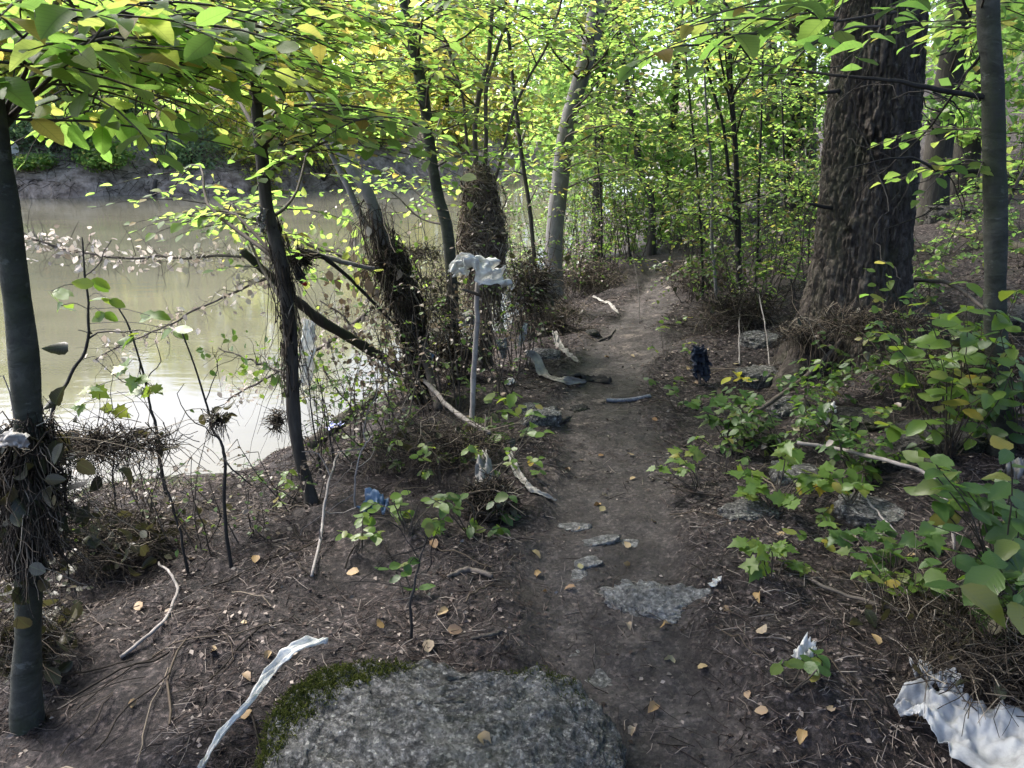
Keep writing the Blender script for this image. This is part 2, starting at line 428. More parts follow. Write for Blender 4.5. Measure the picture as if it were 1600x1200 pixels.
leaf_mat('leaf_far', G((0, (.08, .13, .025)), (.45, (.12, .17, .03)), (.75, (.19, .20, .04)), (.90, (.30, .24, .06)), (1, (.28, .17, .08))),
         G((0, (.34, .48, .07)), (.5, (.52, .62, .10)), (.85, (.72, .62, .14)), (1, (.65, .42, .14))), .62, vein=False)
leaf_mat('leaf_blue', G((0, (.06, .10, .05)), (1, (.10, .15, .07))), G((0, (.20, .34, .14)), (1, (.32, .46, .18))), .5, vein=False)
leaf_mat('leaf_wood', G((0, (.05, .11, .022)), (.6, (.085, .15, .028)), (.95, (.14, .17, .04)), (1, (.2, .15, .04))),
         G((0, (.24, .46, .10)), (.8, (.38, .58, .14)), (1, (.55, .54, .14))), .56, vein=False)
leaf_mat('leaf_dry', G((0, (.09, .065, .045)), (.5, (.17, .13, .10)), (.8, (.30, .26, .22)), (1, (.12, .08, .05))),
         G((0, (.10, .07, .04)), (1, (.22, .18, .12))), .3, vein=False)
leaf_mat('leaf_fallen', G((0, (.22, .13, .045)), (.2, (.30, .22, .12)), (.42, (.17, .08, .03)), (.65, (.34, .28, .20)), (.85, (.12, .05, .025)), (1, (.26, .23, .12))),
         G((0, (.2, .1, .03)), (1, (.2, .14, .06))), .12, rough=.6)
leaf_mat('leaf_yellow', G((0, (.42, .36, .03)), (1, (.36, .36, .04))), G((0, (.6, .5, .05)), (1, (.55, .55, .06))), .4)

def bark_mat(name, c0, c1, c2, sc=(14, 14, 2.2), bstr=.7, bdist=.02, spots=None, rough=.85, green=None):
    nt, ns, ls = new_mat(name)
    v = mapping(ns, ls, sc); n1 = noise(ns, ls, v, 1.0, 8, .65, .6)
    v2 = mapping(ns, ls, (2.2, 2.2, 1.4)); n2 = noise(ns, ls, v2, 1.0, 4, .6)
    r = ramp(ns, G((.28, c0), (.52, c1), (.75, c2))); ls.new(n1, r.inputs[0]); c = r.outputs[0]
    c = mixc(ns, ls, math_(ns, ls, 'MULTIPLY', math_(ns, ls, 'GREATER_THAN', n2, .52), .35), c, c0)
    if spots:
        v3 = mapping(ns, ls, (16, 16, 24)); n3 = noise(ns, ls, v3, 1.0, 4, .7)
        rs = ramp(ns, G((.60, (0, 0, 0)), (.66, (1, 1, 1)))); ls.new(n3, rs.inputs[0]); c = mixc(ns, ls, math_(ns, ls, 'MULTIPLY', rs.outputs[0], .6), c, spots)
    if green:
        n4 = noise(ns, ls, mapping(ns, ls, (5, 5, 3)), 1, 5, .7); rg = ramp(ns, G((.48, (0, 0, 0)), (.66, (1, 1, 1)))); ls.new(n4, rg.inputs[0])
        c = mixc(ns, ls, math_(ns, ls, 'MULTIPLY', rg.outputs[0], .55), c, green)
    finish(ns, ls, c, rough, .25, n1, bstr, bdist)
bark_mat('bark_beech', (.017, .018, .014), (.046, .047, .039), (.088, .088, .074), (10, 10, 22), .9, .010, (.12, .125, .11), green=(.040, .050, .022))
bark_mat('bark_alder', (0.0225, 0.0203, 0.0180), (0.0488, 0.0435, 0.0375), (0.0900, 0.0825, 0.0713), (26, 26, 5), .9, .012)
bark_mat('bark_spruce', (0.0111, 0.0085, 0.0070), (0.0554, 0.0448, 0.0370), (0.1439, 0.1227, 0.1049), (30, 30, 9), 1.0, .03, (0.1439, 0.1334, 0.1149), green=(0.0554, 0.0587, 0.0350))
bark_mat('bark_pale', (0.0792, 0.0756, 0.0720), (0.1440, 0.1368, 0.1332), (0.2160, 0.2052, 0.1944), (12, 12, 4), .5, .01, (0.2448, 0.2376, 0.2232))
bark_mat('bark_dark', (.012, .011, .010), (.028, .025, .022), (.055, .05, .045), (20, 20, 4), .6, .008)
bark_mat('twig', (.035, .028, .022), (.06, .05, .04), (.10, .085, .07), (30, 30, 8), .4, .004)
bark_mat('driftwood', (0.1224, 0.1080, 0.0972), (0.2016, 0.1836, 0.1728), (0.2880, 0.2700, 0.2520), (22, 22, 22), .5, .006)
bark_mat('driftwood_dull', (0.0504, 0.0432, 0.0360), (0.0864, 0.0720, 0.0612), (0.1368, 0.1188, 0.1008), (18, 18, 10), .6, .006)
bark_mat('mossy_log', (0.0216, 0.0187, 0.0144), (0.0432, 0.0360, 0.0288), (0.0720, 0.0612, 0.0504), (18, 18, 10), .7, .01, green=(0.0360, 0.0540, 0.0130))

nt, ns, ls = new_mat('straw')
a = nd(ns, 'ShaderNodeAttribute', attribute_name='luv'); sx = ns.new('ShaderNodeSeparateXYZ'); ls.new(a.outputs['Vector'], sx.inputs[0])
r = ramp(ns, G((0, (0.0096, 0.0072, 0.0048)), (.45, (0.0304, 0.0232, 0.0168)), (.75, (0.0680, 0.0528, 0.0376)), (.93, (0.1600, 0.1320, 0.1000)), (1, (0.2560, 0.2240, 0.1760)))); ls.new(sx.outputs[2], r.inputs[0])
finish(ns, ls, r.outputs[0], .8, .2)
nt, ns, ls = new_mat('straw_tan')
a = nd(ns, 'ShaderNodeAttribute', attribute_name='luv'); sx = ns.new('ShaderNodeSeparateXYZ'); ls.new(a.outputs['Vector'], sx.inputs[0])
r = ramp(ns, G((0, (0.0450, 0.0330, 0.0240)), (.35, (0.1275, 0.0960, 0.0720)), (.7, (0.2400, 0.1875, 0.1470)), (1, (0.4500, 0.3750, 0.3000)))); ls.new(sx.outputs[2], r.inputs[0])
finish(ns, ls, r.outputs[0], .8, .2)
leaf_mat('leaf_dry_backlit', G((0, (.20, .17, .14)), (.5, (.42, .38, .35)), (1, (.60, .57, .54))), G((0, (.3, .25, .2)), (1, (.6, .55, .5))), .45, vein=False)  # lighter copy of the dry leaf, backlight put into its colour
leaf_mat('leaf_wilted', G((0, (.012, .014, .008)), (.6, (.035, .035, .020)), (1, (.075, .06, .035))), G((0, (.03, .03, .012)), (1, (.09, .08, .03))), .3)
nt, ns, ls = new_mat('litter')
a = nd(ns, 'ShaderNodeAttribute', attribute_name='luv'); sx = ns.new('ShaderNodeSeparateXYZ'); ls.new(a.outputs['Vector'], sx.inputs[0])
r = ramp(ns, G((0, (0.0072, 0.0050, 0.0043)), (.40, (0.0288, 0.0202, 0.0173)), (.62, (0.0720, 0.0547, 0.0475)), (.84, (0.1440, 0.1188, 0.1044)), (1, (0.2592, 0.2232, 0.1944)))); ls.new(sx.outputs[2], r.inputs[0])
finish(ns, ls, r.outputs[0], .85, .2)
nt, ns, ls = new_mat('grass')
a = nd(ns, 'ShaderNodeAttribute', attribute_name='luv'); sx = ns.new('ShaderNodeSeparateXYZ'); ls.new(a.outputs['Vector'], sx.inputs[0])
r = ramp(ns, G((0, (.05, .09, .02)), (.6, (.09, .14, .03)), (1, (.2, .18, .07)))); ls.new(sx.outputs[2], r.inputs[0])
p, o = finish(ns, ls, r.outputs[0], .6, .3)
nt, ns, ls = new_mat('moss')
n = noise(ns, ls, mapping(ns, ls, (60, 60, 60)), 1, 5); r = ramp(ns, G((.3, (.022, .030, .006)), (.55, (.062, .072, .014)), (.8, (.12, .12, .03)))); ls.new(n, r.inputs[0])
finish(ns, ls, r.outputs[0], .95, .1, n, .8, .01)

# soil: bare trodden earth where the path runs, dark needle and leaf mould elsewhere, pale dried silt in patches
nt, ns, ls = new_mat('soil')
a = nd(ns, 'ShaderNodeAttribute', attribute_name='luv'); sx = ns.new('ShaderNodeSeparateXYZ'); ls.new(a.outputs['Vector'], sx.inputs[0])
v = mapping(ns, ls, (1, 1, 1))
n1 = noise(ns, ls, v, 38, 8, .72); n2 = noise(ns, ls, v, 2.6, 4, .6); n3 = noise(ns, ls, v, 120, 4, .7); n5 = noise(ns, ls, v, 9, 6, .7)
r1 = ramp(ns, G((.36, (0.0065, 0.0050, 0.0050)), (.47, (0.0245, 0.0194, 0.0187)), (.56, (0.0562, 0.0461, 0.0446)), (.66, (0.1296, 0.1109, 0.1066)))); ls.new(n1, r1.inputs[0])
r2 = ramp(ns, G((.30, (0.0360, 0.0310, 0.0295)), (.5, (0.0778, 0.0691, 0.0662)), (.68, (0.1440, 0.1296, 0.1224)))); ls.new(n5, r2.inputs[0])
r2b = mixc(ns, ls, .35, r2.outputs[0], r1.outputs[0])
ca = mixc(ns, ls, sx.outputs[0], r1.outputs[0], r2b)
silt = ramp(ns, G((.56, (0, 0, 0)), (.66, (1, 1, 1)))); ls.new(n2, silt.inputs[0])
fl = ramp(ns, G((.50, (0, 0, 0)), (.60, (1, 1, 1)))); ls.new(n5, fl.inputs[0])
ca = mixc(ns, ls, math_(ns, ls, 'MULTIPLY', math_(ns, ls, 'MULTIPLY', silt.outputs[0], fl.outputs[0]), .75), ca, (0.2016, 0.1692, 0.1476))
gm = math_(ns, ls, 'MULTIPLY', sx.outputs[1], fl.outputs[0]); ca = mixc(ns, ls, gm, ca, (0.0396, 0.0576, 0.0158))
dk = ramp(ns, G((.36, (1, 1, 1)), (.5, (0, 0, 0)))); ls.new(n2, dk.inputs[0])
ca = mixc(ns, ls, math_(ns, ls, 'MULTIPLY', dk.outputs[0], .5), ca, (0.0216, 0.0166, 0.0151))
vo = ns.new('ShaderNodeTexVoronoi'); vo.inputs['Scale'].default_value = 95; ls.new(v, vo.inputs['Vector'])
sg = ns.new('ShaderNodeSeparateColor'); ls.new(vo.outputs['Color'], sg.inputs[0])
gr = ramp(ns, G((0, (.38, .38, .38)), (.6, (.95, .95, .95)), (.9, (1.5, 1.45, 1.4)), (1, (2.6, 2.5, 2.4)))); ls.new(sg.outputs[0], gr.inputs[0])
ca = mixc(ns, ls, math_(ns, ls, 'SUBTRACT', .85, math_(ns, ls, 'MULTIPLY', sx.outputs[0], .35)), ca, mixc(ns, ls, 1.0, ca, gr.outputs[0], 'MULTIPLY'))
wet = ramp(ns, G((.35, (.55, .55, .55)), (.6, (.95, .95, .95)))); ls.new(n2, wet.inputs[0])
bb = math_(ns, ls, 'ADD', math_(ns, ls, 'MULTIPLY', n1, .8), math_(ns, ls, 'MULTIPLY', n3, .35))
finish(ns, ls, ca, wet.outputs[0], .25, bb, 1.0, .035)

nt, ns, ls = new_mat('bank_mud')
a = nd(ns, 'ShaderNodeAttribute', attribute_name='luv'); sx = ns.new('ShaderNodeSeparateXYZ'); ls.new(a.outputs['Vector'], sx.inputs[0])
v = mapping(ns, ls, (1, 1, 1)); n1 = noise(ns, ls, v, 2.2, 8, .7); n2 = noise(ns, ls, v, .5, 5, .65)
r1 = ramp(ns, G((.34, (.07, .055, .042)), (.5, (.21, .172, .138)), (.66, (.38, .32, .265)))); ls.new(n1, r1.inputs[0])
r3 = ramp(ns, G((.42, (0, 0, 0)), (.58, (1, 1, 1)))); ls.new(n2, r3.inputs[0])
ca = mixc(ns, ls, math_(ns, ls, 'MULTIPLY', sx.outputs[1], r3.outputs[0]), r1.outputs[0], (.10, .15, .05))
finish(ns, ls, ca, .9, .2, n1, 1.0, .2)

def rock_mat(name, c0, c1, c2, moss=0, grain=.7):
    nt, ns, ls = new_mat(name); v = mapping(ns, ls, (1, 1, 1))
    n1 = noise(ns, ls, v, 45, 8, .75); n2 = noise(ns, ls, v, 7, 5, .65); n3 = noise(ns, ls, v, 150, 3, .8)
    r = ramp(ns, G((.38, c0), (.50, c1), (.62, c2))); ls.new(n1, r.inputs[0]); c = r.outputs[0]
    rl = ramp(ns, G((.54, (0, 0, 0)), (.62, (1, 1, 1)))); ls.new(n2, rl.inputs[0]); c = mixc(ns, ls, math_(ns, ls, 'MULTIPLY', rl.outputs[0], .45), c, c2)
    rd = ramp(ns, G((.36, (1, 1, 1)), (.46, (0, 0, 0)))); ls.new(n2, rd.inputs[0]); c = mixc(ns, ls, math_(ns, ls, 'MULTIPLY', rd.outputs[0], .6), c, c0)
    sp = ramp(ns, G((.64, (0, 0, 0)), (.70, (1, 1, 1)))); ls.new(n3, sp.inputs[0]); c = mixc(ns, ls, math_(ns, ls, 'MULTIPLY', sp.outputs[0], .6), c, (.36, .35, .33))
    if moss:
        nm = noise(ns, ls, v, 5, 6, .7); rm = ramp(ns, G((.50, (0, 0, 0)), (.62, (1, 1, 1)))); ls.new(nm, rm.inputs[0])
        c = mixc(ns, ls, math_(ns, ls, 'MULTIPLY', rm.outputs[0], moss), c, (.045, .055, .014))
    vo = ns.new('ShaderNodeTexVoronoi'); vo.inputs['Scale'].default_value = 130; ls.new(v, vo.inputs['Vector'])
    sg = ns.new('ShaderNodeSeparateColor'); ls.new(vo.outputs['Color'], sg.inputs[0])
    gr = ramp(ns, G((0, (.35, .35, .35)), (.55, (.95, .95, .95)), (.88, (1.5, 1.5, 1.5)), (1, (2.8, 2.8, 2.7)))); ls.new(sg.outputs[0], gr.inputs[0])
    c = mixc(ns, ls, grain, c, mixc(ns, ls, 1.0, c, gr.outputs[0], 'MULTIPLY'))
    h = math_(ns, ls, 'ADD', n1, math_(ns, ls, 'ADD', math_(ns, ls, 'MULTIPLY', n3, .4), math_(ns, ls, 'MULTIPLY', sg.outputs[0], .25)))
    finish(ns, ls, c, .85, .25, h, 1.0, .035)
rock_mat('rock', (0.0364, 0.0364, 0.0350), (0.1288, 0.1260, 0.1204), (0.3080, 0.3010, 0.2870), .25)
rock_mat('rock_pale', (.085, .085, .082), (.20, .197, .19), (.36, .355, .34), 0, .35)
rock_mat('rock_dark', (.015, .0145, .014), (.042, .040, .038), (.11, .105, .10), .6)

def cloth_mat(name, c0, c1, tmix=.25, rough=.6, sc=9, spec=.3):
    nt, ns, ls = new_mat(name); v = mapping(ns, ls, (1, 1, 1)); n1 = noise(ns, ls, v, sc, 6, .7); n2 = noise(ns, ls, v, 60, 3, .6)
    r = ramp(ns, G((.32, c0), (.58, c1))); ls.new(n1, r.inputs[0])
    p, o = finish(ns, ls, r.outputs[0], rough, spec, n2, .25, .004, extra=True)
    t = ns.new('ShaderNodeBsdfTranslucent'); ls.new(r.outputs[0], t.inputs[0]); mx = ns.new('ShaderNodeMixShader'); mx.inputs[0].default_value = tmix
    ls.new(p.outputs[0], mx.inputs[1]); ls.new(t.outputs[0], mx.inputs[2]); ls.new(mx.outputs[0], o.inputs[0])
cloth_mat('cloth_white', (.48, .47, .44), (.78, .78, .75), .38)
cloth_mat('cloth_white_shaded', (.20, .20, .20), (.40, .41, .42), .3)  # white cloth darkened in colour, standing in for shade at the lower right
cloth_mat('cloth_dirty', (.14, .13, .115), (.30, .285, .26), .2)
cloth_mat('cloth_blue', (.012, .014, .020), (.035, .042, .060), .05, .75)
cloth_mat('cloth_black', (.010, .010, .010), (.030, .028, .026), 0.02, .8)
cloth_mat('plastic_blue', (.05, .11, .20), (.15, .23, .34), .35, .3, 14, .5)
cloth_mat('plastic_teal', (.22, .30, .32), (.45, .52, .53), .35, .25, 18, .6)
cloth_mat('plastic_lilac', (.45, .47, .85), (.70, .72, .95), .2, .4)
cloth_mat('rope_blue', (.06, .065, .085), (.16, .17, .20), 0, .8, 40)
cloth_mat('beak_red', (.30, .02, .015), (.40, .04, .03), 0, .6)

# murky river water
nt, ns, ls = new_mat('river')
v = mapping(ns, ls, (1.0, 2.2, 1)); n1 = noise(ns, ls, v, .9, 4, .55, .8); n2 = noise(ns, ls, v, 4.5, 3, .55, .3); n3 = noise(ns, ls, mapping(ns, ls, (.25, .5, 1)), 1, 3)
r = ramp(ns, G((.35, (.088, .086, .064)), (.65, (.122, .118, .088)))); ls.new(n3, r.inputs[0])
hh = math_(ns, ls, 'ADD', n1, math_(ns, ls, 'MULTIPLY', n2, .22))
p, o = finish(ns, ls, r.outputs[0], .05, .5, hh, .06, .06)
p.inputs['IOR'].default_value = 1.33

# ------------------------------------------------------------------ the setting
ny, nx = XX.shape
gi = np.arange(nx * ny).reshape(ny, nx)
quads = np.stack([gi[:-1, :-1], gi[:-1, 1:], gi[1:, 1:], gi[1:, :-1]], -1).reshape(-1, 4)
gv = np.stack([XX, YY, HH], -1).reshape(-1, 3)
green = np.exp(-((DN - .55) / .40) ** 2) * np.clip((-XX - 1.0) * .8, 0, 1) * (DN > 0) * (XX > -8)
green = np.where(DF > 0, np.clip(.75 - np.abs(DF - 4) * .2, 0, 1) * .8, green)
gl = np.stack([PM * (DN > 0), green, 0 * PM], -1).reshape(-1, 3)
fpm = (PM * (DN > 0)).ravel()[quads].mean(1); fdf = DF.ravel()[quads].mean(1)
cls = np.where(fdf > -6, 2, np.where((fpm > .5) & (YY.ravel()[quads].mean(1) < 40), 1, 0))
for k, nm in ((0, 'ground'), (1, 'path'), (2, 'far_bank')):
    q = quads[cls == k]; u, inv = np.unique(q, return_inverse=True)
    mb = MB(); mb.add(gv[u], inv.reshape(-1, 4), gl[u]); tag(part(nm, mb, 'bank_mud' if k == 2 else 'soil'), kind='structure')
mb = MB(); wx = np.linspace(-150, 60, 43); wy = np.linspace(-40, 200, 49); wX, wY = np.meshgrid(wx, wy); wi = np.arange(wX.size).reshape(wX.shape)
mb.add(np.stack([wX, wY, np.full_like(wX, WATER)], -1), np.stack([wi[:-1, :-1], wi[:-1, 1:], wi[1:, 1:], wi[1:, :-1]], -1).reshape(-1, 4))
tag(part('river', mb, 'river'), kind='structure')

def noise_lump(mb, c, rx, ry, rz, n, size, kind='far', mi=0, up=.5, hollow=.55):
    """leaves through the volume of an uneven ellipsoid, in clumps"""
    nc = max(6, n // 60)
    d = norm(rng.normal(0, 1, (nc, 3))); q = d * (hollow + (1 - hollow) * U(0, 1, (nc, 1)) ** .5)
    q = q * (1 + .35 * fbm(d[:, 0] * 2, d[:, 1] * 2, d[:, 2] * 2 + c[0], 2)[:, None])
    cc = np.asarray(c) + q * np.array([rx, ry, rz])
    k = rng.integers(0, nc, n); s = .24 * (rx + ry + rz) / 3
    P = cc[k] + rng.normal(0, 1, (n, 3)) * s * np.array([1, 1, .45])
    A = rng.normal(0, 1, (n, 3)) * np.array([1, 1, .5]) - np.array([0, 0, .35])
    N_ = rng.normal(0, 1, (n, 3)) * (1 - up) + np.array([0, 0, up])
    L = (P, A, N_, size * U(.6, 1.3, n), np.clip(U(0, 1, n) * .8 + U(-.1, .3, nc)[k], 0, 1))
    bake(mb, L, kind, mi)
    return cc

# ------------------------------------------------------------------ trees
BIGLEAF = 9.0     # projected length in photo pixels from which a leaf is an object of its own
class Tree: pass
def grow_trunk(T, pts, radii, n, sides, bark, rough=.04, wob=.0):
    mb = MB(); P = tube1(mb, pts, radii, n, sides, wob, rough, cap=False); T.axis = P; part('trunk', mb, bark, T.root); return P
def tree(name, label, cat, px, r, height, bark, n=40, sides=12, lean=0.0, group=None, base=None, rough=.05, flare=1.5, Yoff=0.0):
    """px: photo pixels from the base up; the base pixel fixes the distance, on the ground"""
    T = Tree(); b = gnd(*px[0]) if base is None else np.asarray(base, float)
    T.Y = b[1]; T.base = b; T.root = thing(name, label, cat, b, group)
    pts = [b - np.array([0, 0, .15])] + [b + np.array([0, 0, .02])] + [at(x, y, T.Y + lean * i) for i, (x, y) in enumerate(px) if i > 0]
    top = pts[-1]; d = norm(pts[-1] - pts[-3] if len(pts) > 3 else pts[-1] - pts[0])
    z = top[2]
    while z < b[2] + height:
        d = norm(d + np.array([U(-.06, .06), U(-.06, .06), .12])); top = top + d * .9; pts.append(top); z = top[2]
    pts = np.array(pts); zz = np.clip((pts[:, 2] - b[2]) / height, 0, 1)
    P = resample(pts, n); zp = np.clip((P[:, 2] - b[2]) / height, 0, 1); hm = np.maximum(P[:, 2] - b[2], 0)
    R = r * (1 - .75 * zp) * (1 + (flare - 1) * np.exp(-hm / (r * 3 + .03))) * (1 + rough * fbm(np.arange(n) * .5, U(0, 99), 0, 2))
    mb = MB(); tubes(mb, P, R, sides); V = mb.v[0]
    cen = np.repeat(P, sides, 0); dv = V - cen
    f = 1 + rough * 1.2 * fbm(V[:, 0] * 7 / (r * 8 + .2), V[:, 1] * 7 / (r * 8 + .2), V[:, 2] * 2.5, 3)
    mb.v[0] = cen + dv * f[:, None]
    T.trunk = part('trunk', mb, bark, T.root); T.P = P; T.R = R; T.r = r
    T.L = []; T.tw = MB(); T.limbs = []; T.bark = bark
    return T
def on_trunk(T, z):
    k = int(np.argmin(np.abs(T.P[:, 2] - z))); return T.P[k], T.R[k]
def limb(T, target, size, nspray=9, slen=.45, nleaf=7, droop=.25, r=None, rise=.35, own=False, start=None, flatn=.35, wob=.05, bare=.3, fan=1.0):
    target = np.asarray(target, float)
    if start is None:
        dz = np.hypot(*(target[:2] - T.P[len(T.P) // 3][:2])) * rise
        s, rr = on_trunk(T, max(target[2] - dz, T.base[2] + .35))
    else: s, rr = np.asarray(start, float), T.r * .6
    d = target - s; L = np.linalg.norm(d)
    mid1 = s + d * .35 + np.array([0, 0, .10 * L]) + rng.normal(0, wob * L, 3); mid2 = s + d * .7 + np.array([0, 0, .10 * L]) + rng.normal(0, wob * L, 3)
    r = r or min(.005 + .0045 * L, rr * .42)
    if own:
        mb = MB(); P = tube1(mb, [s, mid1, mid2, target], [r, r * .7, r * .45, r * .22], 22, 7, .01, .08); part('limb', mb, T.bark, T.root)
    else: P = tube1(T.tw, [s, mid1, mid2, target], [r, r * .7, r * .45, r * .2], 12, 5, .01, .05)
    if nspray <= 0: return P
    tt = np.linspace(bare, 1, nspray); k = (tt * (len(P) - 1)).astype(int); O = P[np.clip(k, 0, len(P) - 1)]
    dh_ = norm(d * np.array([1, 1, .15])); sd = norm(np.cross(dh_, [0, 0, 1.])); sg = np.where(np.arange(nspray) % 2 == 0, 1., -1.)[:, None]
    D = dh_[None] * U(.4, 1., (nspray, 1)) + sg * sd[None] * U(.3, 1.0, (nspray, 1)) * fan + np.stack([U(-.2, .2, nspray), U(-.2, .2, nspray), U(-.1, .25, nspray)], 1)
    D[-1] = dh_
    Lv, tw = sprays(O, D, slen * U(.6, 1.25, nspray), nleaf, size, droop, flatn)
    T.L.append(Lv); tubes(T.tw, tw, np.array([.0035, .003, .0024, .0018, .001]) * (size / .08) ** .5, 3)
    return P
def rect_limbs(T, rects, size, **kw):
    for (x0, y0, x1, y1, n, d0, d1) in rects:
        for i in range(n): limb(T, at(U(x0, x1), U(y0, y1), max(T.Y + U(d0, d1), .9)), size, **kw)
def close_tree(T, mat, objmax=300, kind='mid', canopy=None, csize=.13):
    """nearest leaves in view become leaf objects, everything else one crown mesh"""
    L = cat_leaves(T.L)
    mb = MB(); mb.v, mb.f, mb.m, mb.a, mb.n = T.tw.v, T.tw.f, T.tw.m, T.tw.a, T.tw.n
    if len(L[0]):
        dcam = np.linalg.norm(L[0] - CAMP, axis=1)
        L = pick(L, dcam > 1.0)
        vis, pxl = in_view(L); sc = np.where(vis, pxl, 0); order = np.argsort(-sc)
        big = order[:objmax][sc[order[:objmax]] > BIGLEAF]; m = np.zeros(len(sc), bool); m[big] = True
        leaf_objs(pick(L, m), T.root, mat, 'near'); bake(mb, pick(L, ~m), kind, 1)
    if canopy:
        for (c, rx, ry, rz, n) in canopy: noise_lump(mb, c, rx, ry, rz, n, csize, 'far', 1, .6, .3)
    if mb.n: part('crown', mb, ['twig' if T.bark != 'bark_dark' else 'bark_dark', mat], T.root, kind='stuff')
def over(T, z, rx, rz, n, dx=0, dy=0):
    p, _ = on_trunk(T, z); return (np.array([p[0] + dx, p[1] + dy, z]), rx, rx, rz, n)

# 1 beech at the left edge, with the leafy bough over the river
T = tree('beech_tree', 'smooth dark grey trunk at the left edge, wrapped in flood debris', 'tree',
         [(45, 1135), (43, 1000), (47, 850), (47, 740), (37, 560), (22, 420), (4, 300), (-15, 180), (-40, 40)], .033, 9, 'bark_beech', 90, 22, flare=1.35, rough=.07)
P0 = limb(T, at(420, 120, 2.7), .082, 13, .55, 8, .22, .013, own=True, start=at(-8, 205, T.Y), bare=.12)
for (x, y, Y, n) in ((190, 60, 2.5, 10), (330, 60, 2.9, 10), (120, 20, 2.3, 9), (60, 95, 1.9, 8), (250, 120, 2.25, 9), (520, 60, 3.3, 9), (140, 170, 2.1, 6), (30, 30, 2.0, 8), (300, 10, 2.6, 9), (440, 175, 3.0, 8), (230, -30, 2.4, 8)):
    limb(T, at(x, y, Y), .08, n, .42, 7, .28, .009, start=on_trunk(T, 2.2)[0] if x < 100 else P0[int(U(3, 16))])
for (x, y, Y) in ((230, 200, 2.3), (265, 215, 2.35), (100, 190, 2.1)):
    limb(T, at(x, y, Y), .075, 3, .16, 4, .6, .005, start=P0[int(U(8, 15))])
hp = np.array([at(x, y, 2.2 + .03 * (i % 3)) for i, (x, y) in enumerate([(85, 190), (108, 188), (95, 215), (118, 222), (172, 198), (190, 215), (212, 205), (232, 208), (262, 196), (240, 222), (280, 205), (150, 214), (165, 225), (60, 178), (300, 190)])]); n_ = len(hp)
T.L.append((hp + np.array([0, 0, .05]), rng.normal(0, .45, (n_, 3)) * np.array([1, .4, .3]) - np.array([0, 0, 1.]), np.array([0, -1., .25]) + rng.normal(0, .35, (n_, 3)), U(.078, .095, n_), U(.3, .7, n_)))
for q_ in hp: tubes(T.tw, resample([P0[int(np.argmin(np.linalg.norm(P0 - q_, axis=1)))], q_ + np.array([0, 0, .10]), q_ + np.array([0, 0, .05])], 6), np.full(6, .0018), 3)
for (x, y, Y, n) in ((60, 20, 1.55, 5), (150, 85, 1.75, 6), (20, 120, 1.6, 4), (260, 40, 1.9, 6), (330, 95, 2.1, 6), (110, 140, 1.8, 5), (210, 5, 1.7, 5), (400, 40, 2.3, 6)):
    limb(T, at(x, y, Y), .096, n, .30, 6, .25, .006, start=P0[int(U(2, 12))], bare=.45)
close_tree(T, 'leaf_beech', 300, canopy=[over(T, 4.6, 2.2, 1.0, 1800, -.5, 1.0), over(T, 6.5, 2.4, 1.2, 1800, -.3, .8)])
T1 = T
# 2 slender crooked tree
T = tree('alder_tree', 'slender crooked dark tree with dangling roots, left of the centre', 'tree',
         [(487, 785), (468, 712), (458, 640), (456, 570), (452, 500), (441, 420), (428, 365), (416, 320), (410, 250), (402, 180), (395, 100), (388, 0)], .028, 9, 'bark_alder', 70, 14, flare=1.25, rough=.10)
rect_limbs(T, [(300, 0, 640, 120, 12, -.9, .8), (240, 150, 640, 260, 8, -.5, 1.2), (260, 270, 560, 370, 6, .2, 1.5)], .075, nspray=8, slen=.40, nleaf=7, rise=.15)
close_tree(T, 'leaf_beech', 300, canopy=[over(T, 5.0, 2.2, 1.2, 1800), over(T, 7.5, 2.4, 1.3, 2200)])
T2 = T
# 3 leaning grey tree behind
T = tree('grey_tree', 'thin leaning grey trunk just left of the debris wrapped stump', 'tree',
         [(712, 590), (710, 520), (705, 430), (698, 355), (683, 300), (672, 230), (662, 150), (645, 70), (632, 0)], .042, 10, 'bark_beech', 50, 14, flare=1.2)
rect_limbs(T, [(620, -20, 860, 70, 8, -.5, 1.5), (520, 0, 800, 150, 10, -1, 1.2), (500, 130, 800, 260, 9, -.6, 1.5), (470, 250, 680, 330, 4, .2, 1.2)], .078, nspray=8, slen=.45, nleaf=7, rise=.15)
close_tree(T, 'leaf_beech', 260, canopy=[over(T, 6.5, 2.6, 1.5, 2600)])
T3 = T
# 5 stump with shoots
b = gnd(758, 575); Y5 = b[1]
S5 = Tree(); S5.root = thing('coppice_stump', 'stump bristling with wound flood straw and sprouting thin shoots, centre', 'stump', b); S5.base = b; S5.Y = Y5; S5.tw = MB(); S5.L = []; S5.bark = 'driftwood_dull'
ax5 = [b - np.array([0, 0, .1]), at(757, 480, Y5), at(755, 400, Y5), at(752, 320, Y5), at(748, 268, Y5)]
mb = MB(); S5.P = tube1(mb, ax5, [.060, .055, .06, .05, .035], 30, 14, .004, .06); S5.R = np.full(len(S5.P), .08); S5.r = .08
part('trunk', mb, 'bark_alder', S5.root)
mb = MB(); prof = lambda t: float(np.interp(t, [0, .3, .42, .55, .7, .85, .97, 1], [.05, .06, .09, .118, .095, .060, .045, .022]))
wrap(mb, ax5, lambda t: prof(t) * .72, 1200, .0030, zr=(.40, 1), fluff=.02); wrap(mb, ax5, lambda t: prof(t) * (1 + .16 * math.sin(t * 23) + .10 * math.sin(t * 61)), 2300, .0024, zr=(.30, 1), fluff=.045)
wrap(mb, ax5, prof, 260, .004, turn=(.3, 1.2), zr=(.4, .8), fluff=.05)
th = U(0, 6.28, 420); tz = U(.22, .62, 420); a5 = resample(ax5, 40)
O = a5[(tz * 39).astype(int)] + np.stack([np.cos(th) * .11, np.sin(th) * .11, 0 * th], 1)
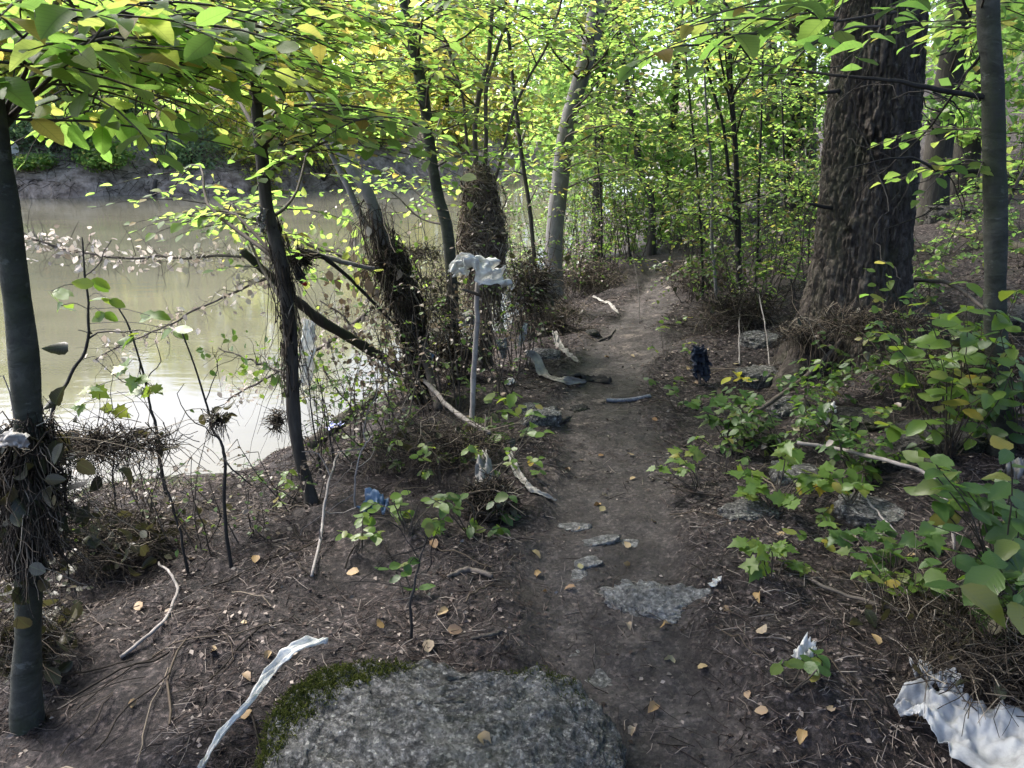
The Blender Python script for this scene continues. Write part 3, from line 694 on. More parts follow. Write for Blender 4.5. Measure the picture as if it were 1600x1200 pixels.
strands(mb, O, np.stack([np.cos(th) * .25, np.sin(th) * .25, -np.ones_like(th)], 1), U(.15, .55, 420), .002, 6, .18, .8)
th = U(0, 6.28, 500); tz = U(.35, .98, 500); rr_ = np.array([prof(t) for t in tz]); O = a5[(tz * 39).astype(int)] + np.stack([np.cos(th) * rr_, np.sin(th) * rr_, 0 * th], 1)
strands(mb, O, np.stack([np.cos(th) + U(-1, 1, 500), np.sin(th) + U(-1, 1, 500), U(-.8, .5, 500)], 1), U(.05, .2, 500), .0018, 5, .3, .3)
part('straw_wrap', mb, 'straw_tan', S5.root, kind='stuff')
for pts, r in (([(744, 285), (742, 205), (748, 150), (762, 95), (768, 40), (770, 0), (772, -60)], .020), ([(757, 285), (760, 200), (759, 140), (772, 95), (785, 55), (800, 30), (812, -10)], .016),
               ([(772, 290), (790, 220), (806, 165), (830, 115), (855, 70), (872, 20), (884, -30)], .012), ([(735, 290), (728, 210), (722, 150), (705, 90), (690, 55), (640, 30)], .012)):
    mb = MB(); P = tube1(mb, [at(x, y, Y5 + .02 * i) for i, (x, y) in enumerate(pts)], [r, r * .85, r * .7, r * .6], 30, 8, .004, .08); part('shoot', mb, 'driftwood_dull', S5.root)
    for i in range(4):
        s = P[int(U(8, 26))]; limb(S5, s + np.array([U(-.7, .7), U(-.6, .5), U(.05, .4)]), .075, 6, .35, 6, .25, .006, start=s)
S5.bark = 'twig'; close_tree(S5, 'leaf_beech', 200)
# 4 leaning pale dead stems wrapped in debris
b = gnd(668, 625); Y4 = b[1]
R4 = thing('dead_leaning_tree', 'pale dead tree leaning left, draped with matted roots, left of the stump', 'dead tree', b)
ax4 = [b - np.array([0, 0, .08]), at(650, 560, Y4), at(638, 480, Y4), at(622, 430, Y4), at(604, 385, Y4), at(582, 320, Y4), at(560, 280, Y4 + .05), at(530, 235, Y4 + .1), at(500, 180, Y4 + .2), at(470, 120, Y4 + .3)]
mb = MB(); tube1(mb, ax4, [.055, .05, .045, .04, .036, .034, .03, .02, .012], 60, 12, .006, .12); part('trunk', mb, 'bark_pale', R4)
mb = MB(); tube1(mb, [at(612, 402, Y4), at(590, 375, Y4 + .05), at(565, 340, Y4 + .08), at(545, 295, Y4 + .1), at(528, 262, Y4 + .12), at(505, 215, Y4 + .1)], [.03, .025, .02, .018, .01], 30, 9, .005, .1); part('limb', mb, 'bark_pale', R4)
mb = MB(); wrap(mb, ax4[:5], lambda t: float(np.interp(t, [0, .3, .6, .85, 1], [.045, .06, .075, .07, .04])), 1100, .0020, turn=(.5, 2.5), fluff=.03)
a4 = resample(ax4[2:6], 40); k = rng.integers(0, 40, 520); O = a4[k] + rng.normal(0, 1, (520, 3)) * np.array([.05, .05, .02])
strands(mb, O, rng.normal(0, .45, (520, 3)) + np.array([-.15, -.05, -.8]), U(.08, .36, 520), .0017, 7, .22, .9)
k = rng.integers(0, 40, 130); strands(mb, a4[k] + rng.normal(0, .05, (130, 3)), rng.normal(0, .3, (130, 3)) + np.array([0, 0, -1]), U(.1, .4, 130), .004, 6, .2, .8)
part('straw_wrap', mb, 'straw', R4, kind='stuff')
mb = MB(); bake(mb, (a4[rng.integers(0, 40, 70)] + rng.normal(0, 1, (70, 3)) * np.array([.12, .1, .1]) - np.array([.08, 0, .2]), rng.normal(0, .3, (70, 3)) - np.array([0, 0, 1.]), rng.normal(0, 1, (70, 3)), U(.05, .09, 70), U(0, .6, 70)), 'mid'); part('dry_foliage', mb, 'leaf_dry', R4, kind='stuff')
# 6 thick pale beech
T6 = T = tree('beech_tree', 'stout pale grey beech trunk leaning right beside the path, behind the stump', 'tree',
         [(866, 492), (865, 440), (865, 400), (868, 350), (875, 290), (886, 200), (905, 130), (925, 60), (935, 0)], .088, 14, 'bark_pale', 60, 20, flare=1.3)
rect_limbs(T, [(840, -10, 980, 190, 9, -1.8, -.6), (820, -30, 1040, 60, 8, -1, 2), (780, 20, 1060, 180, 10, -1.5, 1.5), (800, 180, 1060, 300, 10, -1.6, 1.2)], .08, nspray=8, slen=.5, nleaf=7, rise=.1)
close_tree(T, 'leaf_beech', 220, canopy=[over(T, 7.5, 3.2, 2.0, 3600), over(T, 10.5, 3, 1.8, 2500)], csize=.16)
# 7 dark saplings by the path
T = tree('sapling', 'straight dark sapling with a thin twin stem, right of the path', 'tree',
         [(1156, 492), (1154, 420), (1153, 350), (1150, 250), (1143, 150), (1138, 80), (1134, 0)], .028, 7, 'bark_dark', 40, 10, flare=1.2)
mb = MB(); tube1(mb, [at(1153, 400, T.Y), at(1147, 330, T.Y - .05), at(1140, 275, T.Y - .06), at(1130, 200, T.Y - .1), at(1112, 130, T.Y - .12), at(1095, 60, T.Y - .1), at(1085, -20, T.Y)], [.017, .015, .012, .009], 40, 8, .006, .08); part('stem', mb, 'bark_dark', T.root)
rect_limbs(T, [(990, -20, 1270, 90, 8, -2.4, -.9), (1040, 40, 1280, 200, 9, -1.3, .8), (1020, 200, 1290, 340, 9, -1, 1)], .075, nspray=7, slen=.42, nleaf=7, rise=.15)
close_tree(T, 'leaf_beech', 220, canopy=[over(T, 6.5, 2.4, 1.4, 1800)])
T = tree('sapling', 'thin pale barked sapling standing left of the dark twin sapling', 'tree', [(1120, 492), (1117, 430), (1112, 370), (1113, 300), (1111, 250), (1104, 180)], .017, 3.2, 'bark_pale', 30, 8)
rect_limbs(T, [(1060, 220, 1160, 330, 5, -.4, .6)], .06, nspray=5, slen=.3, nleaf=6, rise=.1); close_tree(T, 'leaf_beech', 90)
T = tree('sapling', 'thin dark stem rising behind the stump toward the pale beech', 'tree', [(842, 520), (836, 420), (828, 330), (816, 250), (806, 170), (798, 90), (790, 0)], .022, 5, 'bark_alder', 36, 8)
rect_limbs(T, [(760, 100, 900, 320, 7, -.6, .8)], .07, nspray=6, slen=.35, nleaf=6, rise=.1); close_tree(T, 'leaf_beech', 150)
SP_ = 'saplings closing in along the path'
for px_, rects, lab in ([(1098, 470), (1096, 380), (1090, 280), (1080, 180), (1072, 90)], [(1030, 100, 1130, 400, 10, -.6, .8)], 'leafy young sapling bending over the right side of the path'), \
        ([(1180, 462), (1184, 380), (1186, 280), (1190, 180), (1192, 60)], [(1140, 60, 1260, 260, 9, -.8, 1), (1130, 260, 1260, 440, 9, -.6, .8)], 'leafy sapling between dark twin sapling and massive spruce'), \
        ([(1225, 430), (1228, 350), (1225, 250), (1222, 150), (1220, 40)], [(1180, 60, 1290, 420, 13, -.8, 1)], 'light green sapling just left of the massive spruce'), \
        ([(935, 440), (940, 380), (938, 300), (930, 220), (925, 140)], [(890, 160, 1010, 420, 14, -.6, 1)], 'leafy sapling just right of the pale beech'), \
        ([(985, 412), (980, 350), (975, 280), (985, 200), (990, 110)], [(940, 120, 1060, 390, 13, -.5, 1)], 'leafy sapling at the left side of the path bend'):
    T = tree('sapling', lab, 'tree', px_, .014, 4.2, 'bark_dark', 30, 7, group=SP_, flare=1.2)
    rect_limbs(T, rects, .065, nspray=7, slen=.42, nleaf=7, rise=.15); close_tree(T, 'leaf_beech', 150)
# 8 the great spruce
b = gnd(1338, 556); Y8 = b[1]
R8 = thing('spruce_tree', 'massive dark rough barked spruce trunk on the right', 'tree', b)
cx = lambda py: np.interp(py, [-400, 0, 200, 400, 556], [1425, 1382, 1365, 1348, 1342])
H8, NZ, NT = 15.0, 420, 260
zz = np.concatenate([np.linspace(-.25, 3.2, 420), np.linspace(3.25, H8, 80)])
bot, top8 = at(1342, 556, Y8), at(1382, 0, Y8); ux = (top8[0] - bot[0]) / (top8[2] - bot[2])
TH = np.linspace(0, 2 * np.pi, NT, endpoint=False); ZZ, TT = np.meshgrid(zz, TH, indexing='ij')
base_r = .255 * (1 - .05 * np.clip(ZZ, 0, 3.2)) * np.where(ZZ > 3.2, 1 - .72 * (ZZ - 3.2) / (H8 - 3.2), 1)
fl = 1 + (.52 + .22 * np.cos(TT * 4 + 1.2) + .15 * np.cos(TT * 7)) * np.exp(-np.maximum(ZZ, -.2) / .42)
u, w = TT * .33, ZZ
wx_ = fbm(np.cos(TT) * 2.2, np.sin(TT) * 2.2, ZZ * 1.6, 3, 31) * .35
plate = np.abs(fbm(np.cos(TT) * 7.5 + wx_, np.sin(TT) * 7.5 + wx_, ZZ * 8.5 + wx_, 3, 21, .6)); ridge = np.abs(fbm(np.cos(TT) * 13 + wx_ * 2, np.sin(TT) * 13 + wx_ * 2, ZZ * 5.5, 3, 27, .6)); fine = fbm(np.cos(TT) * 24, np.sin(TT) * 24, ZZ * 18, 3, 23, .65)
knot = np.exp(-(((TT - 4.25) / .22) ** 2 + ((ZZ - 1.34) / .12) ** 2)) * .05 + np.exp(-(((TT - 4.0) / .15) ** 2 + ((ZZ - .85) / .08) ** 2)) * .035
RR = base_r * fl + .014 * np.clip(plate * 2.6, 0, 1) + .018 * np.clip(ridge * 2.8, 0, 1) - .02 + .007 * fine + .03 * fbm(np.cos(TT), np.sin(TT), ZZ * .8, 2, 8) + knot * (1 + fine)
mb = MB(); V = np.stack([b[0] + ux * ZZ + RR * np.cos(TT), b[1] + RR * np.sin(TT), b[2] + ZZ], -1); gi8 = np.arange(V.shape[0] * NT).reshape(-1, NT)
mb.add(V, np.stack([gi8[:-1], np.roll(gi8[:-1], -1, 1), np.roll(gi8[1:], -1, 1), gi8[1:]], -1).reshape(-1, 4)); part('trunk', mb, 'bark_spruce', R8)
def rootpart(pts, r): 
    mb = MB(); tube1(mb, pts, r, 30, 16, .006, .12); V = mb.v[0]; nn = fbm(V[:, 0] * 22, V[:, 1] * 22, V[:, 2] * 8, 3); mb.v[0] = V + np.stack([nn, nn, nn * .3], 1) * .022
    part('root', mb, 'bark_spruce', R8)
def gpt(px, py, dz=0): return gnd(px, py) + np.array([0, 0, dz])
bx, by, bz = b
rootpart([(bx - .10, by, bz + .42), (bx - .27, by - .12, bz + .17), gpt(1240, 592, .01), gpt(1208, 612, -.06)], [.10, .14, .11, .05])
rootpart([(bx + .06, by - .08, bz + .34), (bx + .12, by - .42, bz + .1), (bx + .14, by - .62, hz(bx + .14, by - .62) - .05)], [.14, .10, .04])
rootpart([(bx + .1, by, bz + .36), (bx + .5, by - .08, hz(bx + .5, by - .08) + .02), (bx + .8, by - .1, hz(bx + .8, by - .1) - .08)], [.14, .11, .05])
for (px_, py_, tx, ty) in ((1300, 140, 1278, 146), (1290, 330, 1262, 318)):
    mb = MB(); s = at(px_ + 30, py_, Y8); tube1(mb, [s, at(tx, ty, Y8 - .2)], [.018, .008], 8, 6, .004); part('branch_stub', mb, 'bark_dark', R8)
T8 = Tree(); T8.root = R8; T8.tw = MB(); T8.L = []; T8.bark = 'bark_spruce'
for k in range(60):                                               # dead lower twigs on the trunk face and high green boughs
    a_ = U(3.6, 6.0); z_ = U(.7, 2.6); s = np.array([bx + ux * z_ + .3 * math.cos(a_), by + .3 * math.sin(a_), bz + z_]); d = np.array([math.cos(a_) + U(-.8, .8), math.sin(a_), U(-.3, .3)])
    if k < 14: strands(T8.tw, s[None], d[None], U(.3, .8), .0035, 9, .28, .1)
noise_lump(T8.tw, (bx + .6, by, bz + 6.2), 3.2, 3.2, 1.2, 5200, .15, 'far', 1, .6, .2); noise_lump(T8.tw, (bx + .8, by, bz + 9.5), 2.6, 2.6, 2.2, 4000, .17, 'far', 1, .6, .2)
part('crown', T8.tw, ['bark_dark', 'leaf_dark'], R8, kind='stuff')
# 9 young beech right
T9 = T = tree('beech_tree', 'young smooth grey beech trunk near the right edge, in front of the spruce', 'tree',
         [(1563, 705), (1561, 640), (1555, 500), (1556, 400), (1555, 300), (1553, 200), (1549, 100), (1544, 0)], .044, 8, 'bark_beech', 90, 22, flare=1.3, rough=.06)
def bare_branch(T, pts, r, twn=6):
    mb = MB(); P = tube1(mb, [at(x, y, Y) for x, y, Y in pts], r, 30, 7, .006, .06)
    for i in range(twn): 
        s = P[int(U(6, 28))]; strands(mb, s[None], (rng.normal(0, .5, 3) + np.array([-.5, 0, -.2]))[None], U(.2, .5), .0022, 8, .25, .1)
    part('branch', mb, 'bark_dark', T.root)
Yb = T.Y
bare_branch(T, [(1552, 152, Yb), (1500, 147, Yb), (1430, 135, Yb - .05), (1380, 124, Yb - .05), (1300, 117, Yb), (1240, 108, Yb + .1), (1150, 97, Yb + .2)], [.012, .010, .008, .006, .004, .002])
bare_branch(T, [(1557, 285, Yb), (1545, 268, Yb), (1500, 265, Yb), (1470, 268, Yb), (1430, 250, Yb - .1), (1390, 245, Yb - .2), (1320, 262, Yb - .2)], [.010, .008, .006, .004, .002])
bare_branch(T, [(1537, 80, Yb), (1500, 130, Yb + .1), (1450, 200, Yb + .3), (1390, 260, Yb + .5), (1340, 300, Yb + .6)], [.006, .005, .003, .002])
rect_limbs(T, [(1480, -20, 1600, 60, 4, -.5, .6), (1470, 190, 1600, 300, 4, 0, 1.2)], .075, nspray=6, slen=.35, nleaf=6, rise=.15)
limb(T, at(1290, 60, 1.75), .085, 6, .34, 6, .3, .006, start=at(1520, 20, Yb), fan=.7, bare=.45)
limb(T, at(1090, 70, 2.3), .085, 6, .34, 6, .25, .006, start=at(1400, 20, Yb), fan=.8, bare=.5)
limb(T, at(1230, 20, 2.1), .085, 6, .32, 6, .25, .006, start=at(1450, 0, Yb), fan=.8, bare=.5)
limb(T, at(1190, 50, 1.85), .085, 6, .30, 5, .25, .006, start=at(1440, 0, Yb - .3), fan=.7, bare=.55)
limb(T, at(1370, 50, 1.6), .080, 4, .22, 5, .5, .005, start=at(1540, 10, Yb), fan=.6, bare=.6)
close_tree(T, 'leaf_beech', 200, canopy=[over(T, 4.6, 2.0, .9, 1900, -.4, .6), over(T, 6.5, 2.2, 1.2, 2000)])

# background trunks on the slope and along the path
def back_tree(name, label, px, r, height, bark, lumps, mat='leaf_wood', size=.11, group=None, base=None, kind='far'):
    T = tree(name, label, 'tree', px, r, height, bark, 36, 14, group=group, flare=1.4, base=base)
    mb = MB()
    for (x, y, dY, rx, rz, n) in lumps:
        c = at(x, y, T.Y + dY); cc = noise_lump(mb, c, rx, rx * .8, rz, n, size, kind, 1, .6, .15)
        for q in cc[::4]:
            s, rr = on_trunk(T, max(q[2] - .3 * np.linalg.norm(q[:2] - T.base[:2]), T.base[2] + .6)); tube1(mb, [s, (s + q) / 2 + np.array([0, 0, .15]), q], [min(.02, rr * .4), .008, .004], 7, 4, .01, cap=False)
    if mb.n: part('crown', mb, ['twig', mat], T.root, kind='stuff')
    return T
SL = 'trees on the wooded slope'
back_tree('spruce_tree', 'grey spruce trunk with mossy foot on the slope, just right of the massive trunk', [(1452, 345), (1456, 320), (1468, 220), (1480, 140), (1492, 60), (1500, 0)], .14, 15, 'bark_alder', [(1500, 40, 0, 1.3, .8, 900), (1480, 160, -1, .9, .4, 300)], group=SL)
back_tree('spruce_tree', 'second grey spruce trunk on the slope, half behind the young beech', [(1500, 300), (1512, 220), (1522, 150), (1532, 60), (1540, 0)], .15, 15, 'bark_alder', [(1580, 60, 0, 1.4, 1.0, 1300), (1570, 180, -.5, 1, .6, 600)], group=SL)
back_tree('spruce_tree', 'dark distant trunk showing left of the massive spruce', [(1245, 322), (1243, 280), (1243, 200), (1243, 120), (1244, 30)], .13, 14, 'bark_alder', [(1260, 10, 0, 1.5, .6, 1000), (1180, 20, 0, 1.3, .5, 800), (1230, 60, 0, 1.6, .8, 1300), (1200, 170, .5, 1.5, .8, 1200), (1270, 250, -.5, 1.2, .7, 900)], group=SL)
back_tree('birch_tree', 'slim distant grey trunk left of the dark one, beyond the saplings', [(1208, 325), (1207, 250), (1206, 160), (1205, 40)], .09, 12, 'bark_pale', [(1180, 110, 0, 1.8, .8, 1400), (1160, 240, 0, 1.6, .8, 1200)], group=SL)
back_tree('birch_tree', 'faint slim trunk close against the left side of the massive spruce', [(1268, 318), (1268, 240), (1268, 150), (1270, 30)], .08, 12, 'bark_pale', [(1280, 130, 1, 1.6, .8, 1200)], group=SL)
PL = 'trees lining the far end of the path'
back_tree('alder_tree', 'dark twin trunk where the path disappears into the leaves', [(1040, 335), (1044, 290), (1050, 210), (1056, 120), (1060, 40)], .085, 11, 'bark_alder', [(1020, 150, 0, 1.4, .8, 1300), (1000, 250, .5, 1.2, .7, 1100), (1090, 240, .4, 1.3, .8, 1200), (990, 30, 0, 1.2, .7, 1100), (1150, 40, 1, 1.3, .5, 900), (1010, 330, -.3, 1.0, .6, 900)], group=PL, base=at(1040, 335, 12.5) * np.array([1, 1, 0]) + np.array([0, 0, float(hz(*at(1040, 335, 12.5)[:2]))]))
q = at(1022, 330, 11.0); q[2] = float(hz(q[0], q[1]))
back_tree('alder_tree', 'short dark stem leaning left where the path ends', [(1028, 345), (1018, 315), (1006, 285), (998, 262), (992, 200)], .06, 5, 'bark_alder', [(975, 215, 0, .9, .6, 600), (960, 120, .3, 1.2, .8, 900)], group=PL, base=q)
q = at(935, 330, 11.5); q[2] = float(hz(q[0], q[1]))
back_tree('alder_tree', 'dark upright trunk rising just right of the leaning pale beech', [(935, 330), (935, 220), (940, 120), (948, 20)], .085, 12, 'bark_alder', [(880, 20, 0, 1.5, .7, 1000), (800, 30, .5, 1.5, .7, 1000), (930, 60, 0, 1.5, .9, 1100), (960, 180, .5, 1.4, .9, 1100), (900, 260, 1, 1.2, .8, 900)], group=PL, base=q)

# ------------------------------------------------------------------ far bank and distant wood
def on_h(x, y, dz=0): return np.array([x, y, float(hz(x, y)) + dz])
FB = 'trees on the far bank'
far_specs = [(-29, 39, 'leaf_far', 'lime green tree at the far left of the opposite bank'), (-25.2, 37.5, 'leaf_far', 'bushy lime tree above the mud bank, second on the opposite side'), (-21.5, 37, 'leaf_far', 'tall lime green tree above the mud bank on the opposite side'),
             (-16.5, 38, 'leaf_far', 'sunlit yellow green tree on the far bank, behind the crooked alder'), (-12, 41, 'leaf_far', 'sunlit tree on the far bank, right of the crooked alder'), (-8, 45, 'leaf_far', 'yellowing tree on the far bank between alder and grey tree'),
             (-4.5, 52, 'leaf_far', 'bright tree on the far bank behind the grey leaning tree'), (-.5, 62, 'leaf_far', 'pale distant tree on the far bank behind the stump'), (4, 74, 'leaf_wood', 'hazy distant tree far upstream behind the pale beech')]
for i, (x, y, mat, lab) in enumerate(far_specs):
    b = on_h(x, y); R_ = thing('far_tree', lab, 'tree', b, FB); h = U(8, 10)
    mb = MB(); tube1(mb, [b - np.array([0, 0, .2]), b + np.array([U(-.3, .3), 0, h * .4]), b + np.array([U(-.6, .6), 0, h * .85])], [.28, .2, .08], 14, 10, .05, .06); part('trunk', mb, 'bark_alder', R_)
    mb = MB(); sc = 1 + .012 * max(y - 36, 0)
    for k in range(5): noise_lump(mb, b + np.array([U(-2.2, 2.2), U(-1.5, 1), h * (.05 + .17 * k)]), 2.9 * sc, 2.2, 1.4, 1500, .25 * sc, 'far', 0, .35, .3)
    for k in range(10):
        d = norm(np.array([U(-1, 1), U(-1, .3), U(.1, .6)])); s = b + np.array([0, 0, h * U(.15, .6)]); tube1(mb, [s, s + d * U(1.5, 2.6)], [.06, .02], 5, 4, .05, mi=1, cap=False)
    part('crown', mb, [mat, 'bark_alder'], R_, kind='stuff')
FS = 'bushes along the far bank'
for i, (x, y, mat, rx, rz, lab) in enumerate([(-26, 34.2, 'leaf_blue', 1.6, .9, 'blue green bush on top of the mud bank at far left'), (-22.5, 34.8, 'leaf_blue', 1.8, 1.2, 'dense blue green bush above the leaning snag across the river'), (-19.5, 35, 'leaf_blue', 1.7, 1.0, 'rounded bluish bush right of the leaning snag across the river'),
        (-11.6, 34.6, 'leaf_far', 1.3, 1.2, 'pale orange tinted sunlit bush on the far bank behind the alder'), (-11.2, 37.5, 'leaf_far', 1.6, 1.3, 'yellow sunlit bush at the water line right of the alder'), (-7.2, 42, 'leaf_far', 1.8, 1.4, 'yellow green bush at the far water line behind the dead leaning tree'),
        (-3.4, 50, 'leaf_far', 2.0, 1.6, 'lime bush at the far water line behind the grey tree'), (-20.8, 33.1, 'leaf_wood', .9, .35, 'low green patch of growth on the mud bank'), (-23.8, 33.7, 'leaf_blue', 1.7, .8, 'low teal bush halfway up the mud bank at far left'), (-20.4, 34.0, 'leaf_blue', 1.8, .9, 'low teal bush halfway up the bank above the snag'), (-18, 33.9, 'leaf_wood', 1.4, .7, 'low green bush on the bank just right of the snag'), (-14.6, 34.6, 'leaf_blue', 1.8, 1.0, 'low teal bush on the bank left of the crooked alder'), (-9.2, 37, 'leaf_far', 1.7, 1.4, 'yellow bush at the far water line right of the orange tinted one'), (-24, 36, 'leaf_far', 2.2, 1.6, 'large lime bush behind the blue green one at far left'), (-17.6, 35.6, 'leaf_blue', 1.8, 1.3, 'teal bush between the rounded bluish bush and the orange tinted one'), (-13, 36, 'leaf_far', 1.8, 1.5, 'lime yellow bush right of the orange tinted bush'), (-21, 37, 'leaf_blue', 2.4, 1.7, 'tall teal bush high above the leaning snag')]):
    b = on_h(x, y); R_ = thing('far_bush', lab, 'bush', b, FS); mb = MB()
    for k in range(9): d = np.array([U(-1, 1) * rx * .7, U(-.5, .5) * rx, rz * U(.6, 1.5)]); tube1(mb, [b, b + d * .6, b + d], [.03, .02, .008], 5, 4, .03, mi=1, cap=False)
    noise_lump(mb, b + np.array([0, 0, rz * .75]), rx, rx * .7, rz, 2000, .18, 'far', 0, .45, .3); part('foliage', mb, [mat, 'twig'], R_, kind='stuff')
mb = MB(); b = on_h(-16.6, 32.6); tube1(mb, [b - np.array([.8, 0, .1]), b + np.array([.2, .1, .5]), b + np.array([.9, .2, 1.5]), b + np.array([1.2, .2, 2.3])], [.28, .22, .14, .08], 16, 8, .05, .1); tube1(mb, [b + np.array([.7, .2, 1.2]), b + np.array([1.0, 0, .4]), b + np.array([1.1, -.1, -.2])], [.07, .05, .03], 8, 6, .02)
solo('snag', 'dark leaning snag at the water line of the far mud bank', 'dead tree', mb, 'bark_alder', b)
mb = MB(); n = 900; x = U(-30, -8, n); tt = U(-.2, 2.6, n); yy = np.interp(x, FAR[:, 0], FAR[:, 1]) + tt; O = np.stack([x, yy, hz(x, yy) + .05], 1)
strands(mb, O, np.stack([rng.normal(0, .8, n), -np.ones(n) * .8, U(-.6, .5, n)], 1), U(.5, 1.6, n), .012, 5, .3, .8); tag(part('root_tangle', mb, 'straw', kind='stuff'), 'bare roots and brush hanging over the far mud bank', 'roots')
for x, y in ((-21.8, 33.6),):
    mb = MB(); b = on_h(x, y, .35); g = np.linspace(-.5, .5, 7); gx_, gy_ = np.meshgrid(g, g); z = fbm(gx_ * 3, gy_ * 3, 1, 3) * .12
    V = np.stack([b[0] + gx_ * .4, b[1] + z, b[2] + gy_ * .55 * (1 - .4 * gx_)], -1); ii = np.arange(49).reshape(7, 7); mb.add(V, np.stack([ii[:-1, :-1], ii[:-1, 1:], ii[1:, 1:], ii[1:, :-1]], -1).reshape(-1, 4))
    tube1(mb, [b - np.array([0, -.02, .4]), b + np.array([0, .06, .1])], [.02, .01], 5, 5)
    solo('plastic_scrap', 'white scrap of plastic caught on the far mud bank', 'litter', mb, 'cloth_white', b)

# distant woods as single masses
mb = MB(); n = 42000
x = U(-62, 40, n); y = U(40, 85, n); _, dn_, df_, dp_ = terrain(x, y); m = (df_ > 5)
P = np.stack([x, y, hz(x, y) + U(0, 1, n) ** 1.2 * np.where(x > -9, 16, 7.5)], 1)[m]; k = (P[:, 0] * 2 // 5 + 7 * (P[:, 1] // 6)); cl = fbm(P[:, 0] * .3, P[:, 1] * .3, P[:, 2] * .45, 2, 3) > -.25; P = P[cl]; n = len(P)
bake(mb, (P, rng.normal(0, 1, (n, 3)), rng.normal(0, 1, (n, 3)) + np.array([0, 0, .4]), U(.4, .95, n), U(0, 1, n)), 'far'); tag(part('far_wood', mb, 'leaf_far', kind='stuff'), 'sunlit leafy wood filling the opposite bank', 'wood')
mb = MB(); n = 80000
x = U(-2, 55, n); y = U(13, 62, n); _, dn_, df_, dp_ = terrain(x, y); P = np.stack([x, y, hz(x, y) + .3 + U(0, 1, n) ** 1.2 * 13], 1)
lay = fbm(P[:, 0] * .35, P[:, 1] * .35, P[:, 2] * 1.1, 3, 13); az = np.degrees(np.arctan2(x, y)); el = np.degrees(np.arctan2(P[:, 2] - EYE, y))
m = (dn_ > .5) & (dp_ > .9) & (lay > .02) & ~((dp_ < 6) & (P[:, 2] - hz(x, y) > 6.5))
P = P[m]; n = len(P); rr = rng.normal(0, .3, (n, 3))
bake(mb, (P, rng.normal(0, 1, (n, 3)) * np.array([1, 1, .4]) - np.array([0, 0, .3]), rng.normal(0, .5, (n, 3)) + np.array([0, 0, .8]), U(.12, .26, n) * (1 + P[:, 1] * .008), np.clip(U(0, 1, n) * .9, 0, 1)), 'far')
tag(part('slope_wood', mb, 'leaf_wood', kind='stuff'), 'light green understorey leaves filling the wooded slope', 'wood')
for i, (x, y, r) in enumerate([(9, 19, .16), (14, 24, .2), (11, 27, .15), (18, 26, .22), (7.2, 24, .12), (16, 33, .2), (22, 31, .2), (9.5, 33, .15), (25, 24, .2), (13.2, 18.5, .14)]):
    b = on_h(x, y); mb = MB(); R_ = thing('slope_tree', f'distant trunk on the wooded slope, {["first", "second", "third", "fourth", "fifth", "sixth", "seventh", "eighth", "ninth", "tenth"][i]} of the row built back from the path', 'tree', b, 'far trunks on the slope')
    R_['label'] = 'faint far trunk half hidden by leaves on the wooded slope'
    tube1(mb, [b - np.array([0, 0, .2]), b + np.array([U(-.2, .2), 0, 6]), b + np.array([U(-.5, .5), 0, 16])], [r * 1.2, r * .9, r * .4], 14, 10, .03, .04); part('trunk', mb, 'bark_alder', R_)
    mb = MB(); noise_lump(mb, b + np.array([0, 0, 11]), 3.2, 3.2, 3, 1500, .32, 'far', 0, .5, .2); part('crown', mb, 'leaf_wood', R_, kind='stuff')

# ------------------------------------------------------------------ shrubs and thickets beside the path
def shrub(name, label, px, h, rad_, stems, nl, size, mat='leaf_dark', obj=0, group=None, cat='shrub', dryf=.0, base=None, twigm='twig', lean=(0, 0)):
    b = gnd(*px) if base is None else base
    R_ = thing(name, label, cat, b, group); mb = MB(); Ls = []
    for k in range(stems):
        d = np.array([U(-1, 1) * rad_ + lean[0], U(-1, 1) * rad_ + lean[1], h * U(.5, 1.1)]); s = b + np.array([U(-.3, .3) * rad_, U(-.3, .3) * rad_, 0]); s[2] = float(hz(s[0], s[1])) - .02
        P = tube1(mb, [s, s + d * .45 + rng.normal(0, .05, 3) * h, s + d], [.003 * h + .002, .002 * h + .0015, .0012], 9, 4, .015, cap=False)
        for q in P[3:]:
            dd = norm(rng.normal(0, 1, 3) * np.array([1, 1, .4])); Lv, tw = sprays(q[None], dd[None], np.array([U(.12, .3) * min(h, 1.6)]), nl, size, .3, .5); Ls.append(Lv); tubes(mb, tw, np.array([.002, .0018, .0015, .0012, .001]), 3)
    L = cat_leaves(Ls)
    if obj:
        vis, pxl = in_view(L); sc = np.where(vis, pxl, 0); order = np.argsort(-sc)[:obj]; m = np.zeros(len(sc), bool); m[order[sc[order] > BIGLEAF]] = True
        leaf_objs(pick(L, m), R_, mat, 'near'); L = pick(L, ~m)
    if dryf:
        m = U(0, 1, len(L[0])) < dryf; bake(mb, pick(L, m), 'mid', 2); L = pick(L, ~m)
    bake(mb, L, 'mid', 1)
    part('foliage', mb, [twigm, mat, 'leaf_dry'], R_, kind='stuff'); return R_
TH = 'thicket left of the path'
for i, (px, h, r, lab) in enumerate([((828, 500), 1.1, .35, 'twiggy shrub with small leaves at the foot of the thin dark stem'), ((905, 452), 1.5, .4, 'tangled shrub with dusty leaves just right of the pale beech'), ((940, 428), 1.7, .5, 'dusty shrub at the inner bend of the path'), ((980, 408), 1.8, .5, 'shrub closing over the left edge of the distant path'),
        ((885, 470), 1.2, .35, 'low twiggy shrub at the foot of the pale beech'), ((1012, 396), 1.5, .5, 'farthest shrub on the left side of the path')]):
    shrub('thicket_shrub', lab, px, h, r * 1.3, 11, 9, .05, 'leaf_dark', 60, TH, dryf=.40)
TR = 'thicket right of the path'
